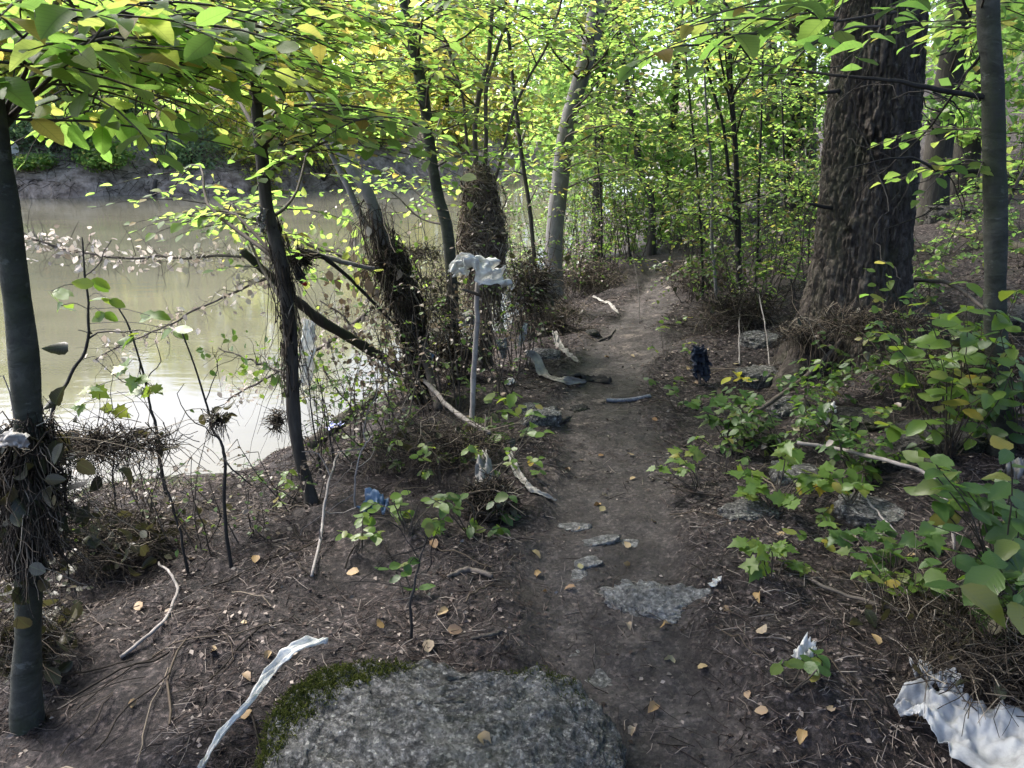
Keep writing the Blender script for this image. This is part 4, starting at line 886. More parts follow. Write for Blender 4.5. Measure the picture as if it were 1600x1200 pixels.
for i, (px, h, r, lab) in enumerate([((1085, 470), 1.2, .35, 'leafy shrub at the right edge of the path before the pale sapling'), ((1190, 500), 1.3, .45, 'leafy shrub between dark twin sapling and massive spruce'), ((1228, 470), 1.6, .5, 'shrub close on the left of the massive spruce'), ((1075, 420), 1.5, .45, 'shrub on the right of the path where it narrows'),
        ((1130, 440), 1.7, .5, 'tall leafy shrub behind the pale sapling'), ((1185, 430), 1.9, .6, 'tall shrub behind the dark twin sapling'), ((1072, 385), 1.8, .6, 'shrub over the right side of the path end'), ((1240, 400), 2.0, .6, 'light green bush behind the massive spruce on its left')]):
    shrub('thicket_shrub', lab, px, h, r * 1.3, 11, 9, .058, 'leaf_beech' if i % 2 else 'leaf_dark', 60, TR, dryf=.15)

for x_, y_, h_, lab in [(1.0, 11.6, 2.0, 'leafy shrub closing off the far end of the path on the water side'), (1.9, 13.6, 2.3, 'leafy shrub standing where the path vanishes'), (2.9, 12.4, 2.2, 'leafy shrub on the slope side of the vanishing path'), (.55, 10.2, 1.6, 'leafy shrub on the bank between pale beech and path end'), (.9, 15.5, 2.6, 'tall shrub behind the end of the path against the water')]:
    shrub('thicket_shrub', lab, None, h_, .65, 12, 9, .065, 'leaf_wood', 60, 'shrubs at the end of the path', base=on_h(x_, y_), dryf=.05)
for px, h, lab in [((1290, 640), .45, 'dark leafy undergrowth in front of the left spruce root'), ((1385, 625), .5, 'dark leafy undergrowth under the straw of the spruce'), ((1455, 610), .55, 'dark leafy undergrowth right of the spruce straw'), ((1350, 740), .35, 'low dark undergrowth behind the long pale stick'), ((1510, 650), .5, 'dark leafy undergrowth at the foot of the young beech'), ((1250, 700), .35, 'low dark undergrowth behind the tall bramble'), ((1180, 690), .4, 'low leafy undergrowth beside the yellow leaved seedling'), ((1560, 1000), .3, 'dark leaves above the crumpled cloth at the right edge')]:
    shrub('leafy_plant', lab, px, h, .28, 7, 5, .055, 'leaf_dark', 70, 'dark undergrowth right of the path', 'plant', .08)
# leafy plants with leaves one can pick out
def plant(name, label, base_px, tips, size, mat, per=4, group=None, kind='near', stem_r=.003, spread_=.10, cat='plant', yoff=0.0, nstem=True):
    b = gnd(*base_px); R_ = thing(name, label, cat, b, group); mb = MB(); Ls = []
    for (x, y, dY) in tips:
        t = at(x, y, b[1] + dY); t[2] = max(t[2], float(hz(t[0], t[1])) + .03); s = b + np.array([U(-.02, .02), U(-.02, .02), -.01])
        P = tube1(mb, [s, (s + t) / 2 + np.array([0, 0, .04]) + rng.normal(0, .02, 3), t], [stem_r, stem_r * .8, stem_r * .5], 9, 5, .006, cap=False)
        n = per; th = U(0, 6.28) + np.arange(n) * 2.4; A = np.stack([np.cos(th), np.sin(th), U(-.5, .15, n)], 1)
        k = np.clip(len(P) - 1 - (np.arange(n) * .8).astype(int), 1, len(P) - 1)
        Ls.append((P[k], A, np.array([0, 0, 1.]) + rng.normal(0, .3, (n, 3)) - np.array([0, .25, 0]), size * U(.7, 1.15, n), U(0, 1, n)))
    part('stems', mb, 'twig', R_, kind='stuff'); leaf_objs(cat_leaves(Ls), R_, mat, kind); return R_
def tipset(x0, y0, x1, y1, n, d0, d1): return [(U(x0, x1), U(y0, y1), U(d0, d1)) for _ in range(n)]
plant('bramble', 'lime green bramble beside the path, tallest in the right foreground', (1205, 800), tipset(1130, 665, 1300, 800, 13, -.15, .25), .075, 'leaf_bramble', 5, kind='lobed')
plant('bramble', 'small pale bramble at the right path edge, below the drooping dark cloth', (1090, 765), tipset(1020, 690, 1110, 745, 5, -.1, .15), .06, 'leaf_bramble', 4, kind='lobed')
plant('bramble', 'low bramble with a cluster of lobed leaves by the bare soil', (1205, 900), tipset(1155, 840, 1260, 890, 5, -.05, .12), .075, 'leaf_bramble', 4, kind='lobed')
plant('seedling', 'small seedling with dark leaves in bare soil left of the white cloth', (1235, 1075), tipset(1195, 1010, 1280, 1060, 5, -.03, .08), .055, 'leaf_dark', 3)
plant('bramble', 'leafy bramble below the massive spruce, midway to the right edge', (1330, 800), tipset(1270, 690, 1440, 790, 11, -.1, .3), .07, 'leaf_bramble', 4)
plant('young_hornbeam', 'leafy young hornbeam in front of the young beech trunk', (1480, 720), tipset(1370, 440, 1600, 690, 22, -.5, .1), .085, 'leaf_bramble', 6)
plant('young_hornbeam', 'few bright leaves standing against the massive spruce trunk', (1430, 620), tipset(1350, 400, 1420, 470, 5, -.3, 0), .065, 'leaf_beech', 3)
plant('young_hornbeam', 'dark leafy growth at the right edge above the white cloth', (1560, 900), tipset(1440, 700, 1600, 900, 18, -.25, .2), .09, 'leaf_dark', 5)
plant('young_hornbeam', 'dense leafy hornbeam shoots at the far right edge beside the young beech', (1600, 700), tipset(1480, 470, 1640, 680, 16, -.4, .1), .085, 'leaf_dark', 6)
plant('bramble', 'dark bramble sprawling on the litter left of the dry grass', (1400, 900), tipset(1310, 800, 1480, 900, 10, -.1, .15), .065, 'leaf_dark', 4, kind='lobed')
plant('broadleaf_plant', 'large dark leaves at the right edge, nearest the camera', (1590, 1010), [(1500, 915, -.05), (1560, 890, 0), (1590, 940, -.1), (1540, 950, .05), (1600, 900, 0)], .125, 'leaf_dark', 2)
plant('maple_seedling', 'seedling with one yellow leaf beside the hanging dark cloth', (1140, 690), tipset(1085, 600, 1165, 660, 6, -.1, .1), .075, 'leaf_dark', 5, kind='lobed')
plant('maple_seedling', 'yellow leaved seedling right of the hanging dark cloth', (1158, 625), [(1150, 582, 0), (1142, 590, .03), (1160, 590, 0)], .075, 'leaf_yellow', 2)
plant('path_seedling', 'leafy seedling against the pale upright stick', (752, 690), tipset(725, 600, 830, 690, 8, -.15, .2), .075, 'leaf_bramble', 4)
plant('path_seedling', 'pale leaved seedling draped over mud clump, left of the path', (735, 830), tipset(690, 770, 800, 850, 8, -.1, .15), .06, 'leaf_dark', 4)
plant('path_seedling', 'yellow green leaves spreading over the blue plastic', (640, 835), tipset(560, 765, 720, 820, 9, -.1, .15), .055, 'leaf_bramble', 4)
plant('bank_seedling', 'small leafy plants on the bank below the pale log', (590, 740), tipset(540, 660, 650, 740, 9, -.2, .3), .05, 'leaf_dark', 4)
plant('bank_seedling', 'yellow green lobed leaves in front of the slanting log', (545, 640), tipset(515, 555, 585, 625, 6, -.2, .2), .075, 'leaf_bramble', 4, kind='lobed')
plant('path_seedling', 'sprig of round leaves hanging over the left path edge', (790, 740), tipset(800, 640, 850, 740, 5, -.1, .1), .055, 'leaf_bramble', 3)
for i_, (bx_, by_, lab) in enumerate([((600, 700), None, 'leafy sprout on the bank behind the heap of broken twigs'), ((690, 760), None, 'leafy sprout left of the mud clump'), ((640, 660), None, 'leafy sprout under the dead leaning tree'), ((560, 860), None, 'small sprout on the mould left of the dark crooked seedling'), ((800, 700), None, 'leafy sprout at the left path edge under the angular stone'), ((430, 800), None, 'small sprout on the bank left of the alder foot'), ((720, 640), None, 'leafy sprout at the foot of the upright stick'), ((770, 760), None, 'leafy sprout on the mud clump by the path')]):
    plant('sprout', lab, bx_, tipset(bx_[0] - 45, bx_[1] - 70, bx_[0] + 45, bx_[1] - 12, 6, -.15, .2), .048, ('leaf_dark', 'leaf_bramble')[i_ % 2], 4, group='leafy sprouts on the near bank', stem_r=.002)
for i_, (bx_, lab) in enumerate([((1300, 700), 'leafy sprout below the straw on the spruce root'), ((1400, 680), 'leafy sprout in front of the dark boulder at right'), ((1130, 740), 'leafy sprout at the right path edge by the tall bramble'), ((1280, 860), 'leafy sprout right of the low bramble'), ((1520, 800), 'leafy sprout under the dark growth at the right edge'), ((1380, 960), 'leafy sprout on bare litter above the white cloth'), ((1060, 640), 'leafy sprout at the right path edge by the rope'), ((1040, 560), 'leafy sprout at the right edge of the far path')]):
    plant('sprout', lab, bx_, tipset(bx_[0] - 50, bx_[1] - 70, bx_[0] + 50, bx_[1] - 10, 6, -.15, .2), .05, ('leaf_dark', 'leaf_bramble')[i_ % 2], 4, group='leafy sprouts right of the path', stem_r=.002)
plant('bank_seedling', 'single pale leaf plant on the mould above the mossy boulder', (640, 930), [(625, 900, 0), (610, 890, .02), (655, 925, -.02)], .055, 'leaf_dark', 2)

for px, h, r, ns_, nl, sz, mt, df, lab in [((470, 790), .5, .25, 5, 3, .03, 'leaf_dark', .5, 'low twiggy growth around the alder foot'), ((560, 700), .7, .22, 6, 4, .035, 'leaf_dark', .5, 'bare twiggy sapling behind the lilac scrap'), ((610, 680), .9, .25, 6, 4, .035, 'leaf_dark', .6, 'twiggy sapling with withered leaves under the slanting log'), ((655, 650), 1.0, .25, 6, 4, .035, 'leaf_dark', .6, 'twiggy sapling screening the dead leaning tree foot'),
        ((700, 640), .9, .25, 6, 4, .04, 'leaf_bramble', .5, 'twiggy sapling left of the upright stick'), ((780, 620), .9, .25, 6, 4, .04, 'leaf_dark', .5, 'twiggy sapling right of the upright stick'), ((815, 580), 1.0, .25, 7, 5, .04, 'leaf_dark', .5, 'twiggy sapling above the cream cloth strip'), ((720, 600), 1.3, .3, 7, 4, .04, 'leaf_dark', .6, 'tall twiggy sapling between stump and grey tree'), ((640, 610), 1.4, .35, 7, 4, .04, 'leaf_bramble', .5, 'tall twiggy sapling behind the dead leaning tree'),
        ((580, 720), .5, .3, 6, 5, .035, 'leaf_bramble', .3, 'leafy low growth on the bank between alder and twig heap'), ((120, 900), .6, .25, 6, 3, .03, 'leaf_dark', .7, 'dark twiggy growth beside the left trunk'), ((230, 860), .55, .25, 6, 3, .03, 'leaf_dark', .7, 'twiggy growth on the bank below the water glare'), ((320, 860), .5, .2, 5, 3, .03, 'leaf_dark', .6, 'twiggy growth near the forked bare stem'), ((400, 850), .4, .2, 5, 3, .03, 'leaf_dark', .5, 'thin twigs on the bank left of the pale forked twig'),
        ((90, 960), .5, .25, 6, 4, .035, 'leaf_wilted', .3, 'wilted tangle of leaves in front of the left trunk base'), ((830, 540), 1.2, .3, 7, 5, .045, 'leaf_dark', .4, 'twiggy shrub behind the small tan strip'), ((500, 720), .6, .2, 5, 3, .03, 'leaf_dark', .6, 'thin twigs standing right of the alder')]:
    shrub('twiggy_sapling', lab, px, h, r, ns_, nl, sz, mt, 0, 'twiggy saplings on the near bank', 'sapling', df)
for px, h, lab in [((1470, 400), .7, 'low leafy shrub on the slope right of the massive spruce'), ((1530, 380), .8, 'leafy shrub on the slope behind the young beech'), ((1590, 420), .6, 'low leafy shrub on the slope at the right edge'), ((1510, 330), .9, 'leafy shrub by the mossy boulder on the slope'), ((1580, 300), 1.0, 'leafy shrub high on the slope at the right edge'), ((1450, 470), .5, 'small leafy shrub at the right foot of the massive spruce')]:
    shrub('slope_shrub', lab, px, h, .35, 6, 6, .06, 'leaf_wood', 40, 'shrubs on the slope', dryf=.1)
# saplings and vines over the water, left
def stem(name, label, pts, r, leaves=(), size=.08, mat='leaf_bramble', kind='near', Y=None, bark='bark_dark', cat='sapling', twigs=5, group=None):
    b = gnd(*pts[0]); Y = b[1] if Y is None else Y; R_ = thing(name, label, cat, b, group); mb = MB()
    P = tube1(mb, [b - np.array([0, 0, .05])] + [at(x, y, Y + .03 * i) for i, (x, y) in enumerate(pts) if i], [r, r * .8, r * .6, r * .35], 36, 6, .004, .08)
    for i in range(twigs): strands(mb, P[int(U(8, 35))][None], norm(rng.normal(0, 1, (1, 3)) + np.array([0, 0, .5])), U(.12, .4), r * .35, 8, .3, -.1)
    part('stem', mb, bark, R_)
    if leaves:
        Lp = np.array([at(x, y, Y + .05) for x, y in leaves]); n = len(Lp); mb = MB(); tw = []
        for q in Lp:
            k = int(np.argmin(np.linalg.norm(P - q, axis=1))); tubes(mb, resample([P[k], (P[k] + q) / 2 + np.array([0, 0, .02]), q], 6), np.full(6, .0016), 3)
        part('twigs', mb, bark, R_, kind='stuff')
        n3 = 3; PP = np.repeat(Lp, n3, 0) + rng.normal(0, .008, (n * n3, 3)); th = U(0, 6.28, n * n3)
        leaf_objs((PP, np.stack([np.cos(th), .4 * np.sin(th), U(-.7, .1, n * n3)], 1), np.array([0, -.5, .8]) + rng.normal(0, .3, (n * n3, 3)), size * U(.7, 1.1, n * n3), U(0, 1, n * n3)), R_, mat, kind)
    return R_
stem('sapling', 'arching bare stem over the water beside the left trunk', [(78, 810), (75, 680), (110, 590), (134, 545), (139, 480), (133, 430), (128, 370)], .009, [(80, 455), (95, 478), (160, 490), (165, 465), (240, 495), (270, 515), (210, 525), (150, 440)], .085, Y=2.9)
stem('sapling', 'leafy stem hanging over bright water right of the left trunk', [(265, 790), (250, 725), (246, 675), (236, 637), (228, 600), (205, 520), (180, 470)], .009, [(215, 590), (200, 570), (145, 605), (130, 630), (175, 640), (225, 610), (240, 605)], .085, kind='lobed')
stem('sapling', 'forked bare stem that carries a hanging debris clump over the water', [(362, 888), (351, 812), (353, 725), (346, 692), (332, 668), (318, 612), (285, 520)], .008)
stem('sapling', 'thin bare stem left of the one with the debris clump', [(184, 815), (177, 750), (180, 692), (176, 640)], .006)
stem('sapling', 'thin forked twig against the white glare on the water', [(213, 792), (209, 755), (192, 720), (180, 690)], .005)
stem('sapling', 'dark slanting stem on the bank below the debris clump', [(296, 900), (281, 830), (262, 770), (250, 740)], .006)
stem('sapling', 'thin bare stem close on the right of the crooked alder', [(503, 742), (496, 700), (485, 625), (478, 560)], .006)
stem('sapling', 'second thin bare stem right of the crooked alder', [(522, 738), (516, 690), (506, 640), (500, 600)], .006)
stem('sapling', 'dark crooked seedling stem above the mossy boulder', [(645, 1002), (640, 955), (650, 900), (664, 850), (672, 812)], .006, [(640, 880), (672, 815), (690, 830)], .05, mat='leaf_dark')
stem('sapling', 'pale bare sapling stem left of the mud clump by the path', [(553, 795), (555, 745), (565, 705), (580, 680)], .005, bark='driftwood')
stem('sapling', 'slender branch with hanging leaves just left of the crooked alder', [(440, 690), (436, 620), (430, 560), (415, 500), (405, 470)], .004, [(410, 490), (405, 510), (415, 530), (432, 560)], .05, mat='leaf_dry')

# drowned branches with dried leaves over the water, some coloured pale as backlit
def dry_branch(label, pts, Y, r, n, size=.05, mat='leaf_dry', spread_=.07):
    R_ = thing('dry_branch', label, 'branch', at(*pts[0], Y), 'drowned branches'); mb = MB(); P = tube1(mb, [at(x, y, Y + .08 * i) for i, (x, y) in enumerate(pts)], [r, r * .7, r * .4], 40, 6, .01, .1); 
    k = rng.integers(0, 40, n); 
    strands(mb, P[k[:n // 2]], rng.normal(0, 1, (n // 2, 3)), U(.08, .26, n // 2), .0016, 6, .3, .2); part('limb', mb, 'driftwood_dull', R_)
    mb = MB(); bake(mb, (P[k] + rng.normal(0, spread_, (n, 3)), rng.normal(0, 1, (n, 3)) - np.array([0, 0, .4]), rng.normal(0, 1, (n, 3)), size * U(.5, 1.2, n), U(.2, 1, n)), 'mid'); part('dry_foliage', mb, mat, R_, kind='stuff')
dry_branch('dried branch full of withered leaves tinted pale as backlit over the river, upper left', [(445, 405), (330, 400), (220, 402), (120, 395), (40, 370)], 3.7, .010, 300, .042, 'leaf_dry_backlit', .045)
dry_branch('second withered branch below it, slanting toward the left trunk', [(440, 430), (380, 450), (300, 490), (230, 520), (150, 560)], 3.75, .008, 140, .042, 'leaf_dry_backlit', .04)
dry_branch('pale slanting dead branch behind the crooked alder near the water', [(585, 480), (520, 530), (450, 570), (400, 600), (355, 625)], 5.2, .018, 150, .05, 'leaf_dry_backlit')
dry_branch('withered leafy branch hanging left of the alder, low over the water', [(455, 590), (420, 575), (385, 560), (340, 545)], 3.7, .008, 90, .045, 'leaf_dark')
dry_branch('leafy branch fanning over the water behind the alder', [(600, 430), (530, 400), (470, 380), (400, 350), (300, 340)], 4.6, .012, 330, .06, 'leaf_beech', .14)
dry_branch('tangled twigs low over the water between alder and dead leaning tree', [(640, 600), (580, 560), (540, 500), (500, 470)], 4.6, .012, 260, .05, 'leaf_dry', .13)
dry_branch('leafy tangle at the water line right of the alder', [(640, 640), (570, 650), (520, 600), (500, 560)], 4.7, .010, 200, .055, 'leaf_dark', .14)

# ------------------------------------------------------------------ flood debris, sticks and logs
def debris(name, label, c, rx, ry, rz, n, ln, r=.0022, hang=.7, cat='debris', extra=None, mats=('straw', 'leaf_wilted'), leaves=0, parent=None):
    c = np.asarray(c, float); mb = MB(); d = rng.normal(0, 1, (n, 3)); O = c + norm(d) * (U(0, 1, (n, 1)) ** .5) * np.array([rx, ry, rz]); D = norm(rng.normal(0, 1, (n, 3)) * np.array([1, 1, .5]))
    strands(mb, O - D * ln * .3, D, U(.4, 1.2, n) * ln, r, 6, .28, hang)
    if leaves: bake(mb, (c + rng.normal(0, .5, (leaves, 3)) * np.array([rx, ry, rz]), rng.normal(0, 1, (leaves, 3)) - np.array([0, 0, .6]), rng.normal(0, 1, (leaves, 3)), U(.03, .065, leaves), U(0, .7, leaves)), 'near', 1, 1.6)
    if parent is not None: return part('straw', mb, list(mats), parent, kind='stuff')
    c[2] = min(c[2], max(float(mb.v[0][:, 2].min()), c[2] - rz)); R_ = thing(name, label, cat, c); part('straw', mb, list(mats), R_, kind='stuff'); return R_
ax1 = [on_trunk(T1, z)[0] for z in (.42, .55, .7, .82)]
mb = MB(); wrap(mb, ax1, lambda t: float(np.interp(t, [0, .25, .6, .85, 1], [.034, .038, .050, .046, .033])), 260, .0014, turn=(.5, 2.5), fluff=.035)
th = U(0, 6.28, 500); a_ = resample(ax1, 40)[rng.integers(5, 36, 500)]; strands(mb, a_ + np.stack([np.cos(th), np.sin(th), 0 * th], 1) * .06, np.stack([np.cos(th), np.sin(th), -U(.2, 1.2, 500)], 1), U(.05, .26, 500), .0010, 8, .25, .7)
bake(mb, (resample(ax1, 40)[rng.integers(0, 40, 150)] + rng.normal(0, .065, (150, 3)), rng.normal(0, .6, (150, 3)) - np.array([0, 0, 1.]), rng.normal(0, 1, (150, 3)), U(.03, .065, 150), U(0, .5, 150)), 'near', 1, 1.6)
solo('debris_clump', 'dark flood debris wound around the left trunk at mid height', 'debris', mb, ['straw', 'leaf_wilted'], ax1[0])
debris('debris_raft', 'brown raft of roots trailing right from the left trunk over the water', at(165, 690, 1.85), .22, .06, .015, 420, .20, .0012, .45, leaves=24)
debris('debris_tangle', 'loose dark tangle of twigs and leaves at the foot of the left trunk', gnd(60, 1060) + np.array([0, 0, .16]), .13, .13, .12, 420, .22, .0012, .5, leaves=90)
debris('debris_tangle', 'dark twiggy tangle on the bank right of the left trunk', gnd(160, 890) + np.array([0, 0, .14]), .26, .20, .10, 520, .24, .0014, .5, leaves=130)
debris('debris_tangle', 'twiggy tangle leaning out over the bank edge, left of the bare stems', gnd(210, 850) + np.array([0, 0, .10]), .4, .2, .06, 260, .3, .0016, .5, leaves=40)
debris('debris_clump', 'triangular clump of dark debris hanging in the forked bare stem', at(340, 650, gnd(362, 888)[1] + .1), .045, .02, .02, 70, .12, .0013, 2.6, leaves=16)
debris('debris_clump', 'dark debris knot hanging in the twigs left of the alder base', at(432, 655, 3.9), .05, .04, .06, 140, .12, .0022, .7)
ax2 = [on_trunk(T2, z)[0] for z in np.linspace(T2.base[2] + .55, T2.base[2] + 1.25, 5)]
mb = MB(); wrap(mb, ax2, lambda t: .030, 110, .0014, turn=(.4, 2), fluff=.014); th = U(0, 6.28, 60); a_ = resample(ax2, 40)[rng.integers(5, 40, 60)]
strands(mb, a_ + np.stack([np.cos(th), np.sin(th), 0 * th], 1) * .035, np.stack([np.cos(th) * .3, np.sin(th) * .3, -np.ones(60)], 1), U(.15, .7, 60), .0013, 8, .15, .8)
solo('root_fringe', 'dangling roots and straw wound on the crooked alder', 'debris', mb, ['straw'], ax2[0])
debris('debris_mat', 'thick mat of straw and roots behind the pale upright stick', gnd(700, 600) + np.array([0, .1, .22]), .30, .22, .18, 800, .30, .0018, .7, leaves=60)
debris('debris_mat', 'straw curtain hanging between stump and dead leaning tree', at(690, 470, 5.0), .16, .12, .30, 420, .32, .0017, .9, leaves=60)
debris('debris_mat', 'matted twigs around the base of the grey leaning tree', at(650, 395, 5.3), .32, .15, .05, 260, .28, .0016, .6, leaves=30)
debris('debris_mat', 'hanging straw on twigs right of the stump', at(830, 440, 5.6), .20, .15, .25, 700, .34, .002, .9, leaves=70)
debris('debris_mat', 'straw and dead twigs piled at the foot of the pale beech', gnd(850, 520) + np.array([0, 0, .15]), .35, .2, .2, 800, .34, .0022, .6, leaves=50)
debris('debris_mat', 'broken twigs and straw tangled over the pale log by the path', gnd(690, 720) + np.array([0, 0, .10]), .35, .22, .10, 620, .30, .0015, .4, leaves=70)
debris('mud_clump', 'dark muddy clump of roots beside the path, under pale leaves', gnd(765, 800) + np.array([0, 0, .06]), .13, .11, .09, 900, .13, .0024, .5, leaves=20)
debris('debris_mat', 'long straw draped over the root of the massive spruce', gnd(1330, 600) + np.array([0, -.1, .42]), .40, .14, .04, 420, .34, .0018, 1.0, leaves=30)
debris('debris_mat', 'pale straw tuft on the left root of the massive spruce', gnd(1250, 590) + np.array([0, 0, .30]), .16, .10, .04, 320, .26, .0022, .8)
debris('debris_mat', 'dead twig tangle around the dark twin sapling foot', gnd(1150, 520) + np.array([0, 0, .20]), .35, .2, .18, 700, .32, .002, .5, leaves=60)
debris('debris_mat', 'dark straw hanging under the leafy hornbeam at right', gnd(1480, 700) + np.array([0, 0, .40]), .40, .2, .12, 480, .34, .0017, .8, leaves=60)
debris('debris_mat', 'dry grass heap over the white cloth at the lower right', gnd(1540, 1080) + np.array([.05, .05, .10]), .26, .22, .07, 700, .26, .0013, .5, leaves=50)
debris('debris_mat', 'dark dry grass in the right foreground below large leaves', gnd(1480, 960) + np.array([0, 0, .06]), .25, .2, .05, 500, .24, .0012, .4, leaves=40)
debris('debris_mat', 'dead twigs lining the left edge of the far path', gnd(930, 455) + np.array([-.1, 0, .2]), .45, .5, .2, 700, .4, .0026, .5, leaves=80)
debris('debris_mat', 'dead twigs lining the right edge of the far path', gnd(1075, 455) + np.array([.1, 0, .18]), .4, .5, .18, 600, .36, .0024, .5, leaves=70)

def stick(name, label, pts, r, mat, n=30, sides=8, cat='stick', wob=.004, rough=.1, twigs=0, group=None):
    P3 = np.array([gnd(p[0], p[1], p[2] if len(p) > 2 else .01) if len(p) < 4 else at(p[0], p[1], p[3]) for p in pts]); mb = MB(); P = tube1(mb, P3, r, n, sides, wob, rough)
    for i in range(twigs): strands(mb, P[int(U(5, n - 3))][None], rng.normal(0, 1, (1, 3)) + np.array([[0, 0, .5]]), U(.08, .2), .003, 6, .2, .2)
    return solo(name, label, cat, mb, mat, P3[0], group)
Yst = gnd(735, 672)[1]
stick('upright_stick', 'pale bare stick standing upright under the white bag', [(735, 674), (740, 600, 0, Yst), (745, 520, 0, Yst + .03), (746, 460, 0, Yst + .05), (750, 408, 0, Yst + .10)], [.015, .015, .014, .013, .010], 'driftwood', twigs=0)
mb = MB(); p_ = at(746, 462, Yst + .05); tube1(mb, [p_ + np.array([.01, 0, 0]), at(735, 456, Yst), at(722, 452, Yst - .02)], [.010, .008, .006], 10, 7, .002, .1); solo('snapped_twig', 'short orange brown twig jammed across the upright stick', 'stick', mb, 'driftwood_dull', p_)
stick('leaning_pole', 'grey brown pole propped against the straw left of the upright stick', [(688, 640), (672, 590, 0, 4.35), (660, 530, 0, 4.45), (650, 485, 0, 4.55)], [.030, .028, .025, .022], 'driftwood_dull')
stick('fallen_log', 'dark slanting log with cut end, crossing the crooked alder', [(625, 575, 0, 4.55), (560, 535, 0, 4.3), (500, 500, 0, 4.0), (455, 462, 0, 3.75), (415, 425, 0, 3.62), (378, 392, 0, 3.55)], [.030, .032, .030, .022, .020, .019], 'mossy_log', cat='log', n=40, sides=12)
stick('fallen_log', 'short dark log lying on the bank at the water line', [(492, 700, .03), (530, 668, .04), (565, 635, .05, 5.3), (592, 612, .05, 5.45)], [.045, .045, .04, .035], 'mossy_log', cat='log')
stick('fallen_branch', 'pale twisted branch bridging alder and dead tree above the water', [(452, 395, 0, 3.55), (500, 400, 0, 3.9), (545, 412, 0, 4.2), (610, 425, 0, 4.5)], [.014, .014, .013, .015], 'driftwood', cat='branch', twigs=4)
stick('fallen_branch', 'dark thin branch crossing below the pale bridging branch', [(465, 390, 0, 3.6), (510, 405, 0, 3.9), (550, 440, 0, 4.2), (600, 490, 0, 4.4), (640, 525, 0, 4.5)], [.013, .012, .010, .008], 'bark_dark', cat='branch')
stick('fallen_log', 'pale weathered log pointing down toward the mud clump', [(640, 605, .18), (680, 645, .14), (710, 675, .12), (765, 705, .10)], [.013, .015, .014, .011], 'driftwood', cat='log')
stick('long_stick', 'long pale stick arching through the bramble in the right foreground', [(1240, 742, .16), (1300, 752, .16), (1380, 778, .16), (1440, 800, .16), (1475, 835, .10), (1490, 870, .03)], [.009, .009, .008, .007, .005], 'driftwood')
stick('long_stick', 'thin grey brown stick lying across bare soil toward the white cloth', [(1270, 916, .02), (1330, 945, .03), (1400, 970, .04), (1450, 988, .04)], [.006, .006, .007, .006], 'driftwood_dull')
stick('long_stick', 'crooked dark stick propped from the path toward the spruce root', [(1142, 668, .01), (1200, 650, .08), (1262, 612, .12), (1340, 560, .30), (1400, 525, .45)], [.014, .013, .014, .012, .008], 'driftwood_dull', cat='stick')
stick('long_stick', 'grey branch sweeping right from the straw on the spruce root', [(1400, 535, .42), (1460, 548, .42), (1510, 572, .35), (1570, 600, .30)], [.012, .012, .010, .007], 'driftwood_dull')
stick('white_root', 'thin white root standing left of the spruce root', [(1204, 596, .0), (1196, 560, .12), (1188, 535, .2), (1180, 515, .28)], [.005, .005, .005], 'driftwood')
stick('white_root', 'pale twin roots hanging by the dark twin sapling', [(1155, 570, .0), (1153, 540, .1), (1150, 500, .3)], [.005, .005, .004], 'driftwood')
stick('forked_twig', 'pale forked twig standing on the bank below the alder', [(488, 905, .01), (505, 850, .08), (518, 800, .14), (535, 765, .2)], [.006, .006, .005, .004], 'driftwood', twigs=3)
stick('crooked_twig', 'pale crooked root snaking over the mould at lower left', [(190, 1030, .01), (250, 985, .02), (278, 935, .02), (268, 905, .03), (250, 890, .03)], [.006, .006, .005, .004], 'driftwood', n=40)
stick('bark_piece', 'short flat piece of bark at the left edge of the path', [(770, 905, .01), (730, 895, .012), (700, 905, .01)], [.008, .012, .006], 'driftwood_dull')
stick('bark_piece', 'dark curved bark sliver above the right of the mossy boulder', [(735, 1000, .006), (765, 996, .008), (790, 985, .006)], [.005, .006, .003], 'bark_alder')
stick('path_root', 'small dark root breaking through the path below the cloth strip', [(862, 668, .0), (880, 660, .015), (893, 650, .0)], [.010, .014, .006], 'bark_alder', cat='root')
stick('path_root', 'dark twig lying on the path far beyond the cloth strip', [(935, 534, .005), (952, 528, .012), (962, 515, .006)], [.010, .010, .006], 'bark_alder', cat='root')
stick('long_stick', 'thin light stick on the ground behind the bramble', [(1395, 850, .05), (1350, 800, .06), (1330, 780, .07)], [.004, .004, .003], 'driftwood')
stick('fallen_log', 'rotten log lying on the slope behind the young beech', [(1450, 345, .03), (1510, 370, .03), (1600, 395, .03), (1680, 415, .03)], [.035, .04, .04, .035], 'mossy_log', cat='log')
stick('fallen_log', 'dark log higher on the slope at the right edge', [(1480, 300, .03), (1540, 290, .03), (1640, 270, .03)], [.04, .04, .035], 'mossy_log', cat='log')
stick('upright_twig', 'thin dark stalk standing at the edge of the far path', [(1000, 505, .0), (996, 470, .15), (985, 440, .35)], [.005, .004, .002], 'bark_dark')

